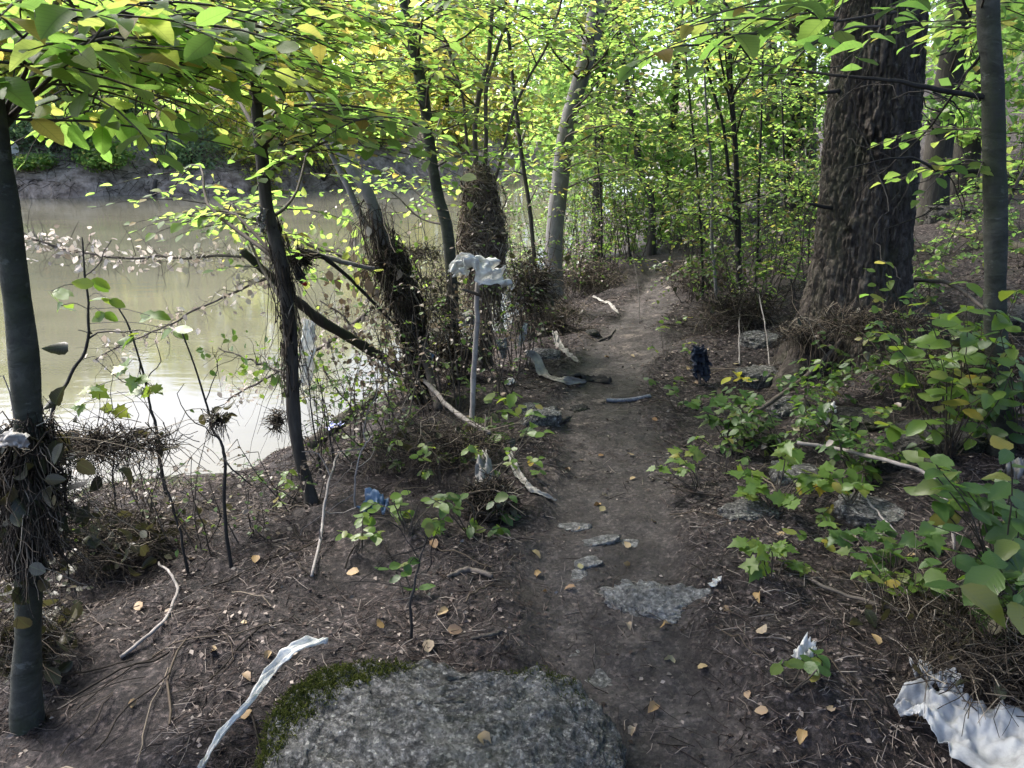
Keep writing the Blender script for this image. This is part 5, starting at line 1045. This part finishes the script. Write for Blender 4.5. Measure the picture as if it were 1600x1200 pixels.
# ------------------------------------------------------------------ stones
ICO = {}
def ico(s):
    if s not in ICO:
        bm = bmesh.new(); bmesh.ops.create_icosphere(bm, subdivisions=s, radius=1.0); bm.verts.ensure_lookup_table()
        ICO[s] = (np.array([v.co[:] for v in bm.verts]), np.array([[v.index for v in f.verts] for f in bm.faces])); bm.free()
    return ICO[s]
def rock(name, label, c, rx, ry, rz, mat, seed, sub=5, flat_=.5, rough=.12, rot=0.0, tilt=(0, 0), cat='rock', power=.7, group=None):
    V, F = ico(sub); V = V.copy()
    V = np.sign(V) * np.abs(V) ** power; V = V / np.maximum(1, 0)
    k = 1 + (.10 if sub > 6 else .22) * fbm(V[:, 0] * 1.3 + seed, V[:, 1] * 1.3, V[:, 2] * 1.3, 3, seed) + rough * .35 * fbm(V[:, 0] * 6, V[:, 1] * 6 + seed, V[:, 2] * 6, 4, seed + 3, .6)
    rid = np.abs(fbm(V[:, 0] * 3 + seed, V[:, 1] * 3, V[:, 2] * 3, 3, seed + 8)); k = k - rough * (.2 if sub > 6 else .5) * np.clip(.25 - rid, 0, .25)
    V = V * k[:, None]; V[:, 2] = np.where(V[:, 2] > flat_, flat_ + (V[:, 2] - flat_) * .22, V[:, 2])
    V = V * np.array([rx, ry, rz]); V[:, 2] += tilt[0] * V[:, 0] + tilt[1] * V[:, 1]
    ca, sa = math.cos(rot), math.sin(rot); V = np.stack([V[:, 0] * ca - V[:, 1] * sa, V[:, 0] * sa + V[:, 1] * ca, V[:, 2]], 1)
    V = V + np.asarray(c); V += ((fbm(V[:, 0] * 22, V[:, 1] * 22, V[:, 2] * 22, 5, seed, .68) * .007 + .004 * np.minimum(0, np.abs(fbm(V[:, 0] * 40, V[:, 1] * 40, V[:, 2] * 40, 2, seed + 5)) * 3 - 1)) * min(1, rx * 4))[:, None] * np.array([.5, .5, 1])
    R_ = thing(name, label, cat, np.asarray(c, float), group); mb = MB(); mb.add(V, F); part('stone', mb, mat, R_); return R_, V
R_, Vr = rock('boulder', 'large rough grey boulder with mossy left rim in the foreground', (-.12, 1.18, -.03), .43, .50, .19, 'rock', 4, 7, .50, .16, .1, (-.14, .02), 'boulder', .62)
cxy = Vr[:, :2] - np.array([-.12, 1.18]); ang = np.arctan2(cxy[:, 1], cxy[:, 0])
m = (Vr[:, 2] > .03) & ((np.hypot(cxy[:, 0] / .45, cxy[:, 1] / .5) > .97)) & ((ang > 1.9) | (ang < -2.6)); cand = Vr[m]
m2 = (Vr[:, 2] > .03) & (np.hypot(cxy[:, 0] / .47, cxy[:, 1] / .5) > .97) & (ang > .9) & (ang <= 1.75); cand = np.vstack([cand, Vr[m2][::7]])
mb = MB(); n = 11000; k = rng.integers(0, len(cand), n); O = cand[k] + rng.normal(0, .009, (n, 3)) * np.array([1, 1, .3]); d_ = rng.normal(0, .6, (n, 3)) + np.array([-.2, .1, .9])
strands(mb, O - np.array([0, 0, .004]), d_, U(.007, .018, n), .0012, 3, .3, .2); part('moss', mb, 'moss', R_, kind='stuff')
c = gnd(1025, 948); rock('stone_slab', 'flat jagged grey stone slab sticking out of the path', c + np.array([0, 0, -.012]), .20, .090, .075, 'rock_pale', 12, 6, .45, .35, -.35, (.03, .30), 'stone', .75)
c = gnd(905, 1060); rock('boulder', 'low pale stone sunk in the soil right of the large boulder', c + np.array([-.02, .03, -.035]), .14, .16, .06, 'rock', 14, 5, .5, .2, .4)
PS = 'small stones sunk in the path'
for (x, y, rx, ry, rz, s, lab) in [(918, 880, .055, .035, .03, 3, 'small flat stone in the path above the jagged slab'), (905, 900, .03, .05, .02, 5, 'thin stone touching the left end of the jagged slab'), (940, 846, .085, .03, .03, 7, 'low ridge of stone crossing the path'), (898, 825, .07, .03, .03, 9, 'upper left stone of the stones in the path'), (980, 850, .05, .03, .02, 2, 'small stone at the right end of the stone ridge')]:
    rock('path_stone', lab, gnd(x, y) + np.array([0, 0, -.006]), rx, ry, rz, 'rock_pale', s, 4, .4, .25, U(-.4, .4), cat='stone', group=PS)
SR = 'stones in the undergrowth'
for (x, y, rx, ry, rz, s, lab, mt) in [(1455, 700, .32, .2, .20, 21, 'dark boulder under the hornbeam leaves at right', 'rock_dark'), (1590, 520, .3, .3, .35, 22, 'dark boulder at the right edge behind the young beech', 'rock_dark'), (1240, 745, .12, .10, .11, 23, 'grey stone behind the tall bramble', 'rock'), (1170, 800, .14, .10, .06, 24, 'flat pale stone at the foot of the tall bramble', 'rock'), (1230, 640, .15, .12, .10, 25, 'grey stone just below the left root of the spruce', 'rock'), (1185, 590, .18, .14, .13, 26, 'rounded stone left of the spruce root', 'rock'),
        (1330, 660, .25, .18, .12, 27, 'broad dark stone under straw below the massive spruce', 'rock_dark'), (1195, 535, .2, .16, .14, 28, 'stone behind the dark twin sapling', 'rock'), (852, 560, .14, .12, .13, 29, 'grey stone at the path edge behind the cloth strip', 'rock'), (845, 655, .14, .10, .12, 30, 'angular grey stone at the left path edge below the cloth strip', 'rock'), (905, 640, .07, .06, .05, 31, 'small stone half buried by the dark root on the path', 'rock_dark'), (925, 520, .08, .06, .04, 32, 'dark flat stone on the left side of the far path', 'rock_dark'),
        (1495, 340, .35, .3, .3, 33, 'mossy boulder at the foot of the grey spruce on the slope', 'rock_dark'), (825, 640, .08, .07, .07, 34, 'small stone left of the angular grey one by the path', 'rock'), (1365, 800, .16, .12, .07, 35, 'low grey stone beneath the long pale stick', 'rock'), (1420, 720, .2, .14, .08, 36, 'flat dark stone below the straw on the slope', 'rock_dark')]:
    rock('stone', lab, gnd(x, y) + np.array([0, 0, -rz * .25]), rx * .85, ry * .85, rz, mt, s, 5, .6, .3, U(-.6, .6), cat='stone', group=SR)

# ------------------------------------------------------------------ rags, bags and scraps
def strip(name, label, pts, widths, mat, nrm=(0, 0, 1), fold=.012, nf=3, cat='rag', K=60, Mx=15, thick=.0008, seed=0, ground=True, lift=.006, parent=None):
    P = resample(pts, K); W = rad(widths, K); T_ = norm(np.gradient(P, axis=0)); C_ = norm(np.cross(T_, np.asarray(nrm, float)[None])); N_ = np.cross(C_, T_)
    v = np.linspace(-.5, .5, Mx); s = np.linspace(0, 1, K)
    f = (np.abs(fbm(s[:, None] * 11 + seed * 3, v[None] * 5, 2.0, 3, seed + 40)) - .3) * fold * 1.5 + np.sin(v[None] * nf * 6.28 + seed + 4 * fbm(s * 3, seed, 0, 2)[:, None] + 2.5 * fbm(s[:, None] * 5, v[None] * 3, seed, 2)) * fold * .8 + fbm(s[:, None] * 5 + seed, v[None] * 3, seed, 3, seed) * fold * 2.0
    wj = 1 + .18 * fbm(s * 8, seed + 3, 0, 3)[:, None] + .1 * fbm(s[:, None] * 25, np.sign(v)[None], seed, 2)
    V = P[:, None] + C_[:, None] * (v[None] * W[:, None] * wj)[..., None] + N_[:, None] * f[..., None]
    if ground: V[..., 2] = np.maximum(V[..., 2], hz(V[..., 0], V[..., 1]) + lift)
    ii = np.arange(K * Mx).reshape(K, Mx); mb = MB(); mb.add(V, np.stack([ii[:-1, :-1], ii[:-1, 1:], ii[1:, 1:], ii[1:, :-1]], -1).reshape(-1, 4))
    o = solo(name, label, cat, mb, mat, P[0]) if parent is None else part(name, mb, mat, parent)
    md = o.modifiers.new('thickness', 'SOLIDIFY'); md.thickness = thick; md.offset = 0
    return o
strip('fabric_strip', 'long white fabric strip lying along the mossy rim of the boulder', [gnd(318, 1225, .05), gnd(350, 1175, .06), gnd(392, 1135, .08), gnd(432, 1092, .10), gnd(468, 1060, .11), gnd(512, 1030, .07)], [.018, .020, .026, .034, .036, .024], 'cloth_white', fold=.005, nf=1.2, seed=1)
Yb_ = Yst + .06
strip('plastic_bag', 'torn white plastic bag draped on top of the upright stick', [at(715, 428, Yb_ - .03), at(722, 412, Yb_ - .07), at(742, 408, Yb_ - .10), at(760, 422, Yb_ - .10), at(776, 432, Yb_ - .06), at(797, 432, Yb_ + .02)], [.09, .11, .075, .12, .15, .10], 'cloth_white', nrm=(0.1, -.75, .65), fold=.022, nf=1.4, cat='plastic bag', seed=5, ground=False, K=50, Mx=24)
strip('fabric_strip', 'dirty cream cloth strip sagging from a twig onto the path edge', [at(820, 552, gnd(840, 585)[1]), gnd(836, 580, .12), gnd(850, 592, .03), gnd(880, 597, .015), gnd(915, 599, .012)], [.03, .06, .075, .06, .03], 'cloth_dirty', nrm=(.3, -.6, .7), fold=.008, nf=1, seed=7)
strip('black_cloth', 'black wet cloth lying on the path behind the cream strip', [gnd(860, 588, .02), gnd(890, 590, .02), gnd(920, 595, .015), gnd(955, 600, .012)], [.06, .09, .07, .03], 'cloth_black', fold=.014, nf=2, seed=9)
strip('fabric_strip', 'small tan cloth strip on the slope above the black cloth', [gnd(866, 536, .10), gnd(874, 546, .03), gnd(888, 556, .015), gnd(904, 569, .012)], [.04, .06, .05, .02], 'cloth_dirty', fold=.008, nf=1, seed=11)
strip('fabric_strip', 'white torn strip at the left edge of the far path', [gnd(926, 470, .05), gnd(942, 474, .03), gnd(955, 480, .02), gnd(966, 492, .012)], [.03, .04, .035, .015], 'cloth_dirty', fold=.008, nf=1, seed=12)
strip('fabric_strip', 'narrow pale grey strip pointing across the path from the mud clump', [gnd(795, 728, .08), gnd(812, 750, .02), gnd(835, 770, .012), gnd(868, 787, .010)], [.03, .035, .035, .012], 'cloth_dirty', fold=.006, nf=1, seed=13)
strip('hanging_rag', 'grey rag hanging in the straw right of the upright stick', [at(782, 530, 5.0), at(786, 545, 4.98), at(788, 560, 4.97)], [.08, .07, .03], 'cloth_dirty', nrm=(0, -1, .1), fold=.015, nf=2, seed=14, ground=False)
strip('hanging_rag', 'narrow white rag hanging on a twig left of the path', [at(822, 505, 5.3), at(818, 520, 5.28), at(812, 540, 5.27)], [.03, .05, .03], 'cloth_white', nrm=(0, -1, .1), fold=.01, nf=2, seed=15, ground=False)
strip('hanging_rag', 'dark rag knotted around the crooked alder', [at(412, 325, T2.Y - .045), at(408, 345, T2.Y - .05), at(410, 362, T2.Y - .04)], [.03, .03, .02], 'cloth_dirty', nrm=(0, -1, .1), fold=.01, nf=1, seed=16, ground=False)
strip('hanging_cloth', 'dark navy cloth hanging from a stub at the right path edge', [at(1090, 540, gnd(1095, 600)[1]), at(1092, 555, gnd(1095, 600)[1] - .03), at(1096, 575, gnd(1095, 600)[1] - .02), gnd(1098, 600, .02)], [.08, .13, .12, .08], 'cloth_blue', nrm=(0, -1, .1), fold=.03, nf=2.2, cat='cloth', seed=17)
stick('upright_stub', 'short pale stub that holds up the dark navy cloth', [(1094, 602), (1092, 570, 0, gnd(1095, 600)[1] + .02), (1090, 538, 0, gnd(1095, 600)[1])], [.010, .010, .012], 'driftwood_dull', n=12)
strip('fabric_sheet', 'large crumpled white cloth at the lower right corner', [gnd(1398, 1118, .03), gnd(1420, 1122, .05), gnd(1450, 1135, .06), gnd(1490, 1158, .07), gnd(1540, 1180, .06), gnd(1600, 1190, .05)], [.045, .07, .15, .22, .26, .28], 'cloth_white_shaded', fold=.012, nf=.9, cat='cloth', seed=19, K=70, Mx=30)
strip('fabric_scrap', 'torn white scrap above the large crumpled cloth', [gnd(1424, 1062, .04), gnd(1450, 1075, .05), gnd(1470, 1088, .05), gnd(1500, 1095, .04)], [.03, .05, .06, .04], 'cloth_white_shaded', fold=.014, nf=1.5, seed=20)
strip('paper_scrap', 'small bright white scrap on the soil right of the jagged slab', [gnd(1110, 920, .012), gnd(1118, 914, .02), gnd(1126, 913, .016)], [.018, .026, .016], 'cloth_white', fold=.006, nf=1, cat='scrap', seed=21, K=14, Mx=8)
strip('paper_scrap', 'crumpled white scrap beside the dark seedling', [gnd(1242, 1036, .015), gnd(1256, 1030, .03), gnd(1268, 1024, .02)], [.03, .045, .03], 'cloth_white', fold=.012, nf=1.5, cat='scrap', seed=22, K=20, Mx=10)
strip('fabric_scrap', 'dingy white rag on the slope above the tall bramble', [gnd(1282, 660, .03), gnd(1295, 650, .05), gnd(1308, 655, .03)], [.03, .06, .04], 'cloth_white', fold=.012, nf=2, seed=23, K=24, Mx=10)
strip('fabric_scrap', 'grey white rag at the right edge below the dark leaves', [gnd(1570, 780, .10), gnd(1585, 770, .12), gnd(1602, 765, .10)], [.05, .09, .08], 'cloth_dirty', fold=.015, nf=2, seed=24, K=24, Mx=12)
strip('plastic_bag', 'pale plastic bag on the ground behind the left trunk', [gnd(62, 1010, .04), gnd(80, 1000, .08), gnd(100, 1005, .05)], [.06, .10, .06], 'cloth_dirty', fold=.025, nf=1.5, cat='plastic bag', seed=25, K=24, Mx=14)
strip('plastic_sheet', 'grey plastic scrap caught in debris on the left trunk', [at(-2, 690, 1.55), at(20, 686, 1.5), at(46, 690, 1.5)], [.03, .035, .03], 'cloth_dirty', nrm=(0, -1, .2), fold=.006, nf=1, cat='plastic', seed=26, ground=False, K=20, Mx=10)
strip('plastic_scrap', 'blue crumpled plastic on the bank among yellow green leaves', [gnd(568, 806, .02), gnd(582, 800, .05), gnd(598, 802, .04), gnd(604, 806, .02)], [.025, .045, .04, .02], 'plastic_blue', fold=.018, nf=2, cat='plastic', seed=27, K=26, Mx=14)
strip('plastic_scrap', 'pale lilac plastic scrap resting on the short log at the water', [gnd(512, 686, .07), gnd(522, 682, .08), gnd(536, 678, .07)], [.05, .06, .05], 'plastic_lilac', fold=.008, nf=1, cat='plastic', seed=28, K=16, Mx=8)
strip('fabric_scrap', 'grey white rag stuck in the straw left of the upright stick', [at(716, 505, 4.75), at(728, 497, 4.72), at(742, 500, 4.74)], [.06, .09, .07], 'cloth_dirty', nrm=(0, -1, .3), fold=.02, nf=2, seed=29, ground=False, K=24, Mx=12)
strip('paper_scrap', 'small white scrap on the soil left of the cream strip', [gnd(794, 604, .012), gnd(799, 600, .03), gnd(804, 602, .012)], [.03, .04, .02], 'cloth_white', fold=.008, nf=1, cat='scrap', seed=30, K=12, Mx=8)
strip('fabric_scrap', 'grey muddy cloth hanging on the mud clump beside the path', [gnd(752, 745, .14), gnd(758, 765, .10), gnd(752, 790, .05), gnd(738, 800, .02)], [.05, .07, .08, .04], 'cloth_dirty', nrm=(0, -.8, .5), fold=.014, nf=2, seed=31, K=26, Mx=12)
strip('plastic_sheet', 'pale plastic sheet hanging from the slanting log just right of the alder', [at(484, 500, 4.05), at(482, 530, 4.05), at(480, 565, 4.06), at(478, 602, 4.08)], [.06, .08, .075, .05], 'cloth_white', nrm=(0, -1, .1), fold=.008, nf=1, cat='plastic', seed=33, ground=False, K=30, Mx=12)
# crushed bottle: ribbed body, shoulder, neck, cap
bc = at(662, 580, 4.5); R_ = thing('plastic_bottle', 'crushed bluish plastic bottle stuck in the straw under the dead tree', 'bottle', bc)
def lathe(prof_, N=28, squash=.75, seed=0):
    mb = MB(); th_ = np.linspace(0, 2 * np.pi, N, endpoint=False); V = []
    for z, r_ in prof_:
        k = 1 + .12 * fbm(np.cos(th_) * 2, np.sin(th_) * 2, z * 18, 3, seed); V.append(np.stack([r_ * k * np.cos(th_), r_ * k * np.sin(th_) * squash, np.full(N, z)], 1))
    V = np.array(V).reshape(-1, 3); ii = np.arange(len(prof_) * N).reshape(-1, N); return V, np.stack([ii[:-1], np.roll(ii[:-1], -1, 1), np.roll(ii[1:], -1, 1), ii[1:]], -1).reshape(-1, 4)
rm = np.array(Matrix.Rotation(.5, 3, 'Y') @ Matrix.Rotation(-.4, 3, 'X'))
body = [(-.11, .003), (-.11, .036), (-.10, .043)] + [(-.09 + i * .012, .045 if i % 2 else .041) for i in range(12)] + [(.07, .036), (.09, .018), (.10, .014), (.112, .014)]
par = R_
for nm, pf, mt in (('body', body, 'plastic_teal'), ('cap', [(.108, .0165), (.126, .0165), (.127, .002)], 'plastic_blue')):
    V, F = lathe(pf, seed=3); mb = MB(); mb.add(V @ rm.T + bc, F); par = part(nm, mb, mt, par)
# frayed rope end across the path
mb = MB(); P = resample([gnd(948, 628, .012), gnd(965, 629, .014), gnd(990, 627, .014), gnd(1016, 621, .012)], 60)
for k in range(3):
    t_ = np.linspace(0, 60, 60) + k * 2.094; tubes(mb, P + np.stack([0 * t_, np.cos(t_ * .8), np.sin(t_ * .8)], 1) * .006, np.full(60, .0075), 6)
solo('rope', 'short piece of grey blue twisted rope lying across the path', 'rope', mb, 'rope_blue', P[0])
# dark mitt-like clump with red tip hanging in the branch fork
c = at(465, 402, 3.62); R_ = thing('debris_knot', 'dark knot of debris with a red tipped rag hanging beside the alder', 'debris', c)
debris(None, None, c, .06, .05, .03, 260, .12, .003, .4, parent=R_)
o = strip('rag', '', [at(462, 412, 3.60), at(468, 430, 3.59), at(475, 441, 3.58)], [.05, .05, .035], 'cloth_black', nrm=(0, -1, .1), fold=.008, nf=1, ground=False, K=16, Mx=10, parent=R_)
o = strip('rag_tip', '', [at(475, 441, 3.58), at(478, 447, 3.58)], [.035, .012], 'beak_red', nrm=(0, -1, .1), fold=.004, nf=1, ground=False, K=6, Mx=8, parent=R_)

# ------------------------------------------------------------------ ground cover and fallen leaves
mb = MB(); n = 110000
x = U(-3.4, 4.2, n); y = 1.0 + U(0, 1, n) ** 1.6 * 7.5; m = (hz(x, y) > WATER + .05); ix = np.clip(np.searchsorted(GX, x), 0, nx - 1); iy = np.clip(np.searchsorted(GY, y), 0, ny - 1)
m &= (U(0, 1, n) > PM[iy, ix] * .82) & (fbm(x * 1.8, y * 1.8, 0, 3, 44) > -.35 + U(-.3, .3, n)); x, y = x[m], y[m]; n = len(x)
P = np.stack([x, y, hz(x, y) + U(.001, .010, n)], 1); th = U(0, 6.28, n); ch = U(0, 1, n) < .40
A = np.stack([np.cos(th), np.sin(th), U(-.25, .25, n)], 1); Nn = np.array([0, 0, 1.]) + rng.normal(0, .35, (n, 3))
bake(mb, tuple(a[ch] for a in (P, A, Nn, U(.005, .018, n) * (1 + .15 * y), U(0, 1, n))), 'far')
k = np.where(~ch)[0]; Ax = norm(A[k]); Lk = U(.012, .05, len(k))[:, None]; tubes(mb, np.stack([P[k] - Ax * Lk, P[k] + rng.normal(0, .004, (len(k), 3)), P[k] + Ax * Lk], 1), (U(.0007, .0018, (len(k), 1)) * np.array([[1, 1, .6]])), 3)
tag(part('leaf_litter', mb, 'litter', kind='stuff'), 'brown needles, twigs and bark crumbs strewn over the ground', 'leaf litter')
mb = MB(); n = 700; x = U(-3.2, 4.0, n); y = 1.1 + U(0, 1, n) ** 1.5 * 7; m = (hz(x, y) > WATER + .1) & (np.abs(sdist(x, y, PATH)[0]) > .4); x, y = x[m], y[m]; n = len(x); th = U(0, 6.28, n)
P = strands(MB(), np.stack([x, y, hz(x, y) + .008], 1), np.stack([np.cos(th), np.sin(th), 0 * th], 1), U(.1, .4, n), .002, 7, .2, 0); P[..., 2] = hz(P[..., 0], P[..., 1]) + .006 + np.abs(rng.normal(0, .008, P.shape[:2]))
tubes(mb, P, U(.0014, .004, (n, 1)) * np.ones((1, 7)), 4); tag(part('twig_litter', mb, 'straw', kind='stuff'), 'dead twigs and roots strewn over the ground', 'twigs')
mb = MB(); n = 2600; x = U(-4.2, -1.4, n); y = U(4.2, 6.2, n); d_, _ = sdist(x, y, NEAR); m = (d_ > .15) & (d_ < 1.25) & (fbm(x * 2, y * 2, 0, 2, 7) > -.1); x, y = x[m], y[m]; n = len(x)
strands(mb, np.stack([x, y, hz(x, y) - .01], 1), rng.normal(0, .6, (n, 3)) + np.array([0, 0, 1.]), U(.04, .12, n), .0022, 4, .2, .8); tag(part('bank_grass', mb, 'grass', kind='stuff'), 'thin green grass along the near water edge', 'grass')

FL = [(905, 830, 'yellow brown fallen leaf on the highest stones in the path'), (831, 864, 'orange fallen leaf on the left of the path'), (846, 898, 'tan curled fallen leaf on the left of the path'), (848, 928, 'broad tan fallen leaf left of the jagged slab'), (908, 893, 'pale fallen leaf on the small flat stone'), (899, 921, 'yellow fallen leaf at the left end of the jagged slab'),
      (974, 883, 'reddish fallen leaf above the jagged slab'), (985, 858, 'small tan fallen leaf beside the stone ridge'), (938, 802, 'yellow green fallen leaf in the middle of the path'), (1018, 817, 'ochre fallen leaf right of the path centre'), (980, 977, 'tan fallen leaf just under the jagged slab'), (1030, 985, 'brown fallen leaf pair below the jagged slab'), (1037, 977, 'cream fallen leaf below the jagged slab'),
      (1129, 952, 'rust red fallen leaf at the right tip of the jagged slab'), (1050, 1028, 'yellow fallen leaf on bare soil below the slab'), (1094, 1040, 'tan fallen leaf right of the yellow one on bare soil'), (1166, 1084, 'small cream fallen leaf on dark soil at lower right'), (1026, 1104, 'small tan fallen leaf low on the path'), (990, 1140, 'lowest tan fallen leaf on the path'), (1182, 993, 'dark orange fallen leaf on mould right of the slab'),
      (1200, 1115, 'large brown fallen leaf left of the white cloth'), (1255, 1145, 'reddish fallen leaf near the lower edge of the soil'), (746, 1080, 'orange fallen leaf lying on the mossy boulder'), (382, 972, 'bright tan fallen leaf on mould at lower left'), (401, 871, 'yellow fallen leaf on the bank below the alder'), (382, 1055, 'tan fallen leaf near the white fabric strip'), (425, 1022, 'brown curled fallen leaf above the white fabric strip'),
      (210, 1095, 'rust fallen leaf at the far lower left'), (220, 957, 'orange fallen leaf beside the pale crooked root'), (700, 955, 'cream fallen leaf above the mossy boulder'), (340, 1018, 'small cream fallen leaf on the mould at left'), (600, 985, 'pale elongated fallen leaf above the mossy boulder'), (935, 715, 'tan fallen leaf in mid path'), (908, 722, 'orange fallen leaf at the left of mid path'),
      (890, 738, 'small red fallen leaf at the left path edge'), (990, 712, 'pale fallen leaf at the right of mid path'), (992, 748, 'tan fallen leaf below the middle of the path'), (940, 775, 'small yellow fallen leaf on the path above the stones'), (938, 792, 'brown fallen leaf on the path just above the stones'), (1225, 835, 'orange fallen leaf under the tall bramble'), (1430, 870, 'tan fallen leaf under the long pale stick'),
      (1372, 1012, 'yellow fallen leaf on soil left of dry grass'), (1185, 930, 'ochre fallen leaf right of the white scrap'), (1260, 760, 'brown fallen leaf behind the bramble'), (1020, 655, 'rust fallen leaf at the right path edge by the rope'), (985, 557, 'small pale fallen leaf on the far path'), (945, 560, 'tiny cream fallen leaf on the far path'), (1305, 1110, 'brown fallen leaf beside the dark seedling')]
LM = [(690, 1010, 'the mossy boulder'), (1025, 948, 'the jagged slab'), (1205, 800, 'the tall bramble'), (765, 800, 'the mud clump'), (487, 785, 'the crooked alder'), (50, 1100, 'the left trunk'), (430, 1090, 'the white fabric strip'), (735, 674, 'the upright stick'), (1330, 600, 'the massive spruce'), (1563, 705, 'the young beech'), (1098, 600, 'the hanging navy cloth'),
      (1480, 1130, 'the crumpled white cloth'), (585, 803, 'the blue plastic'), (250, 960, 'the pale crooked root'), (1156, 492, 'the dark twin sapling'), (1205, 900, 'the low bramble'), (1235, 1075, 'the dark seedling'), (1400, 900, 'the sprawling dark bramble'), (296, 880, 'the slanting dark stem'), (640, 1000, 'the dark crooked seedling'), (866, 500, 'the pale beech')]
mbq = None
def fallen(p, label, s, group, var):
    me = leaf_mesh('fallen', 'leaf_fallen', var); o = bpy.data.objects.new('fallen_leaf', me); col.objects.link(o); th_ = U(0, 6.28); e = .02
    gx_ = (hz(p[0] + e, p[1]) - hz(p[0] - e, p[1])) / (2 * e); gy_ = (hz(p[0], p[1] + e) - hz(p[0], p[1] - e)) / (2 * e)
    n_ = norm(np.array([-gx_, -gy_, 1.]) + rng.normal(0, .32, 3)); A_ = np.array([math.cos(th_), math.sin(th_), 0]); A_ = norm(A_ - n_ * (A_ @ n_)); X_ = np.cross(A_, n_)
    for r_ in range(3):
        pass
    m_ = Matrix(((X_[0] * s, A_[0] * s, n_[0] * s, p[0]), (X_[1] * s, A_[1] * s, n_[1] * s, p[1]), (X_[2] * s, A_[2] * s, n_[2] * s, p[2]), (0, 0, 0, 1)))
    o.matrix_basis = m_; tag(o, label, 'leaf', group)
for i, (x, y, lab) in enumerate(FL):
    p = gnd(x, y, .010)
    if lab.endswith('lying on the mossy boulder'):
        p = at(746, 1080, 1.42); k = np.argsort(np.hypot(Vr[:, 0] - p[0], Vr[:, 1] - p[1]))[:12]; p[2] = Vr[k, 2].max() + .004
    fallen(p, lab, U(.026, .044), 'fallen leaves', i % 4)
for i in range(110):
    x, y = U(-2.6, 3.4), 1.2 + U(0, 1) ** 1.3 * 6
    z = float(hz(x, y)) 
    if z < WATER + .15 or abs(sdist(np.array([x]), np.array([y]), PATH)[0][0]) < .45: continue
    qx, qy, _ = proj(np.array([[x, y, z]])); qx, qy = qx[0], qy[0]
    if not (0 < qx < 1600 and 0 < qy < 1200): continue
    lm = min(LM, key=lambda t: np.hypot(gnd(t[0], t[1])[0] - x, gnd(t[0], t[1])[1] - y)); side = ('left' if qx < lm[0] else 'right') + (' behind' if qy < lm[1] else ' before')
    fallen(np.array([x, y, z + .010]), f'small withered leaf in the litter, {side.split()[1]} and {side.split()[0]} of {lm[2]}', U(.03, .055), 'withered leaves in the litter', i % 4)
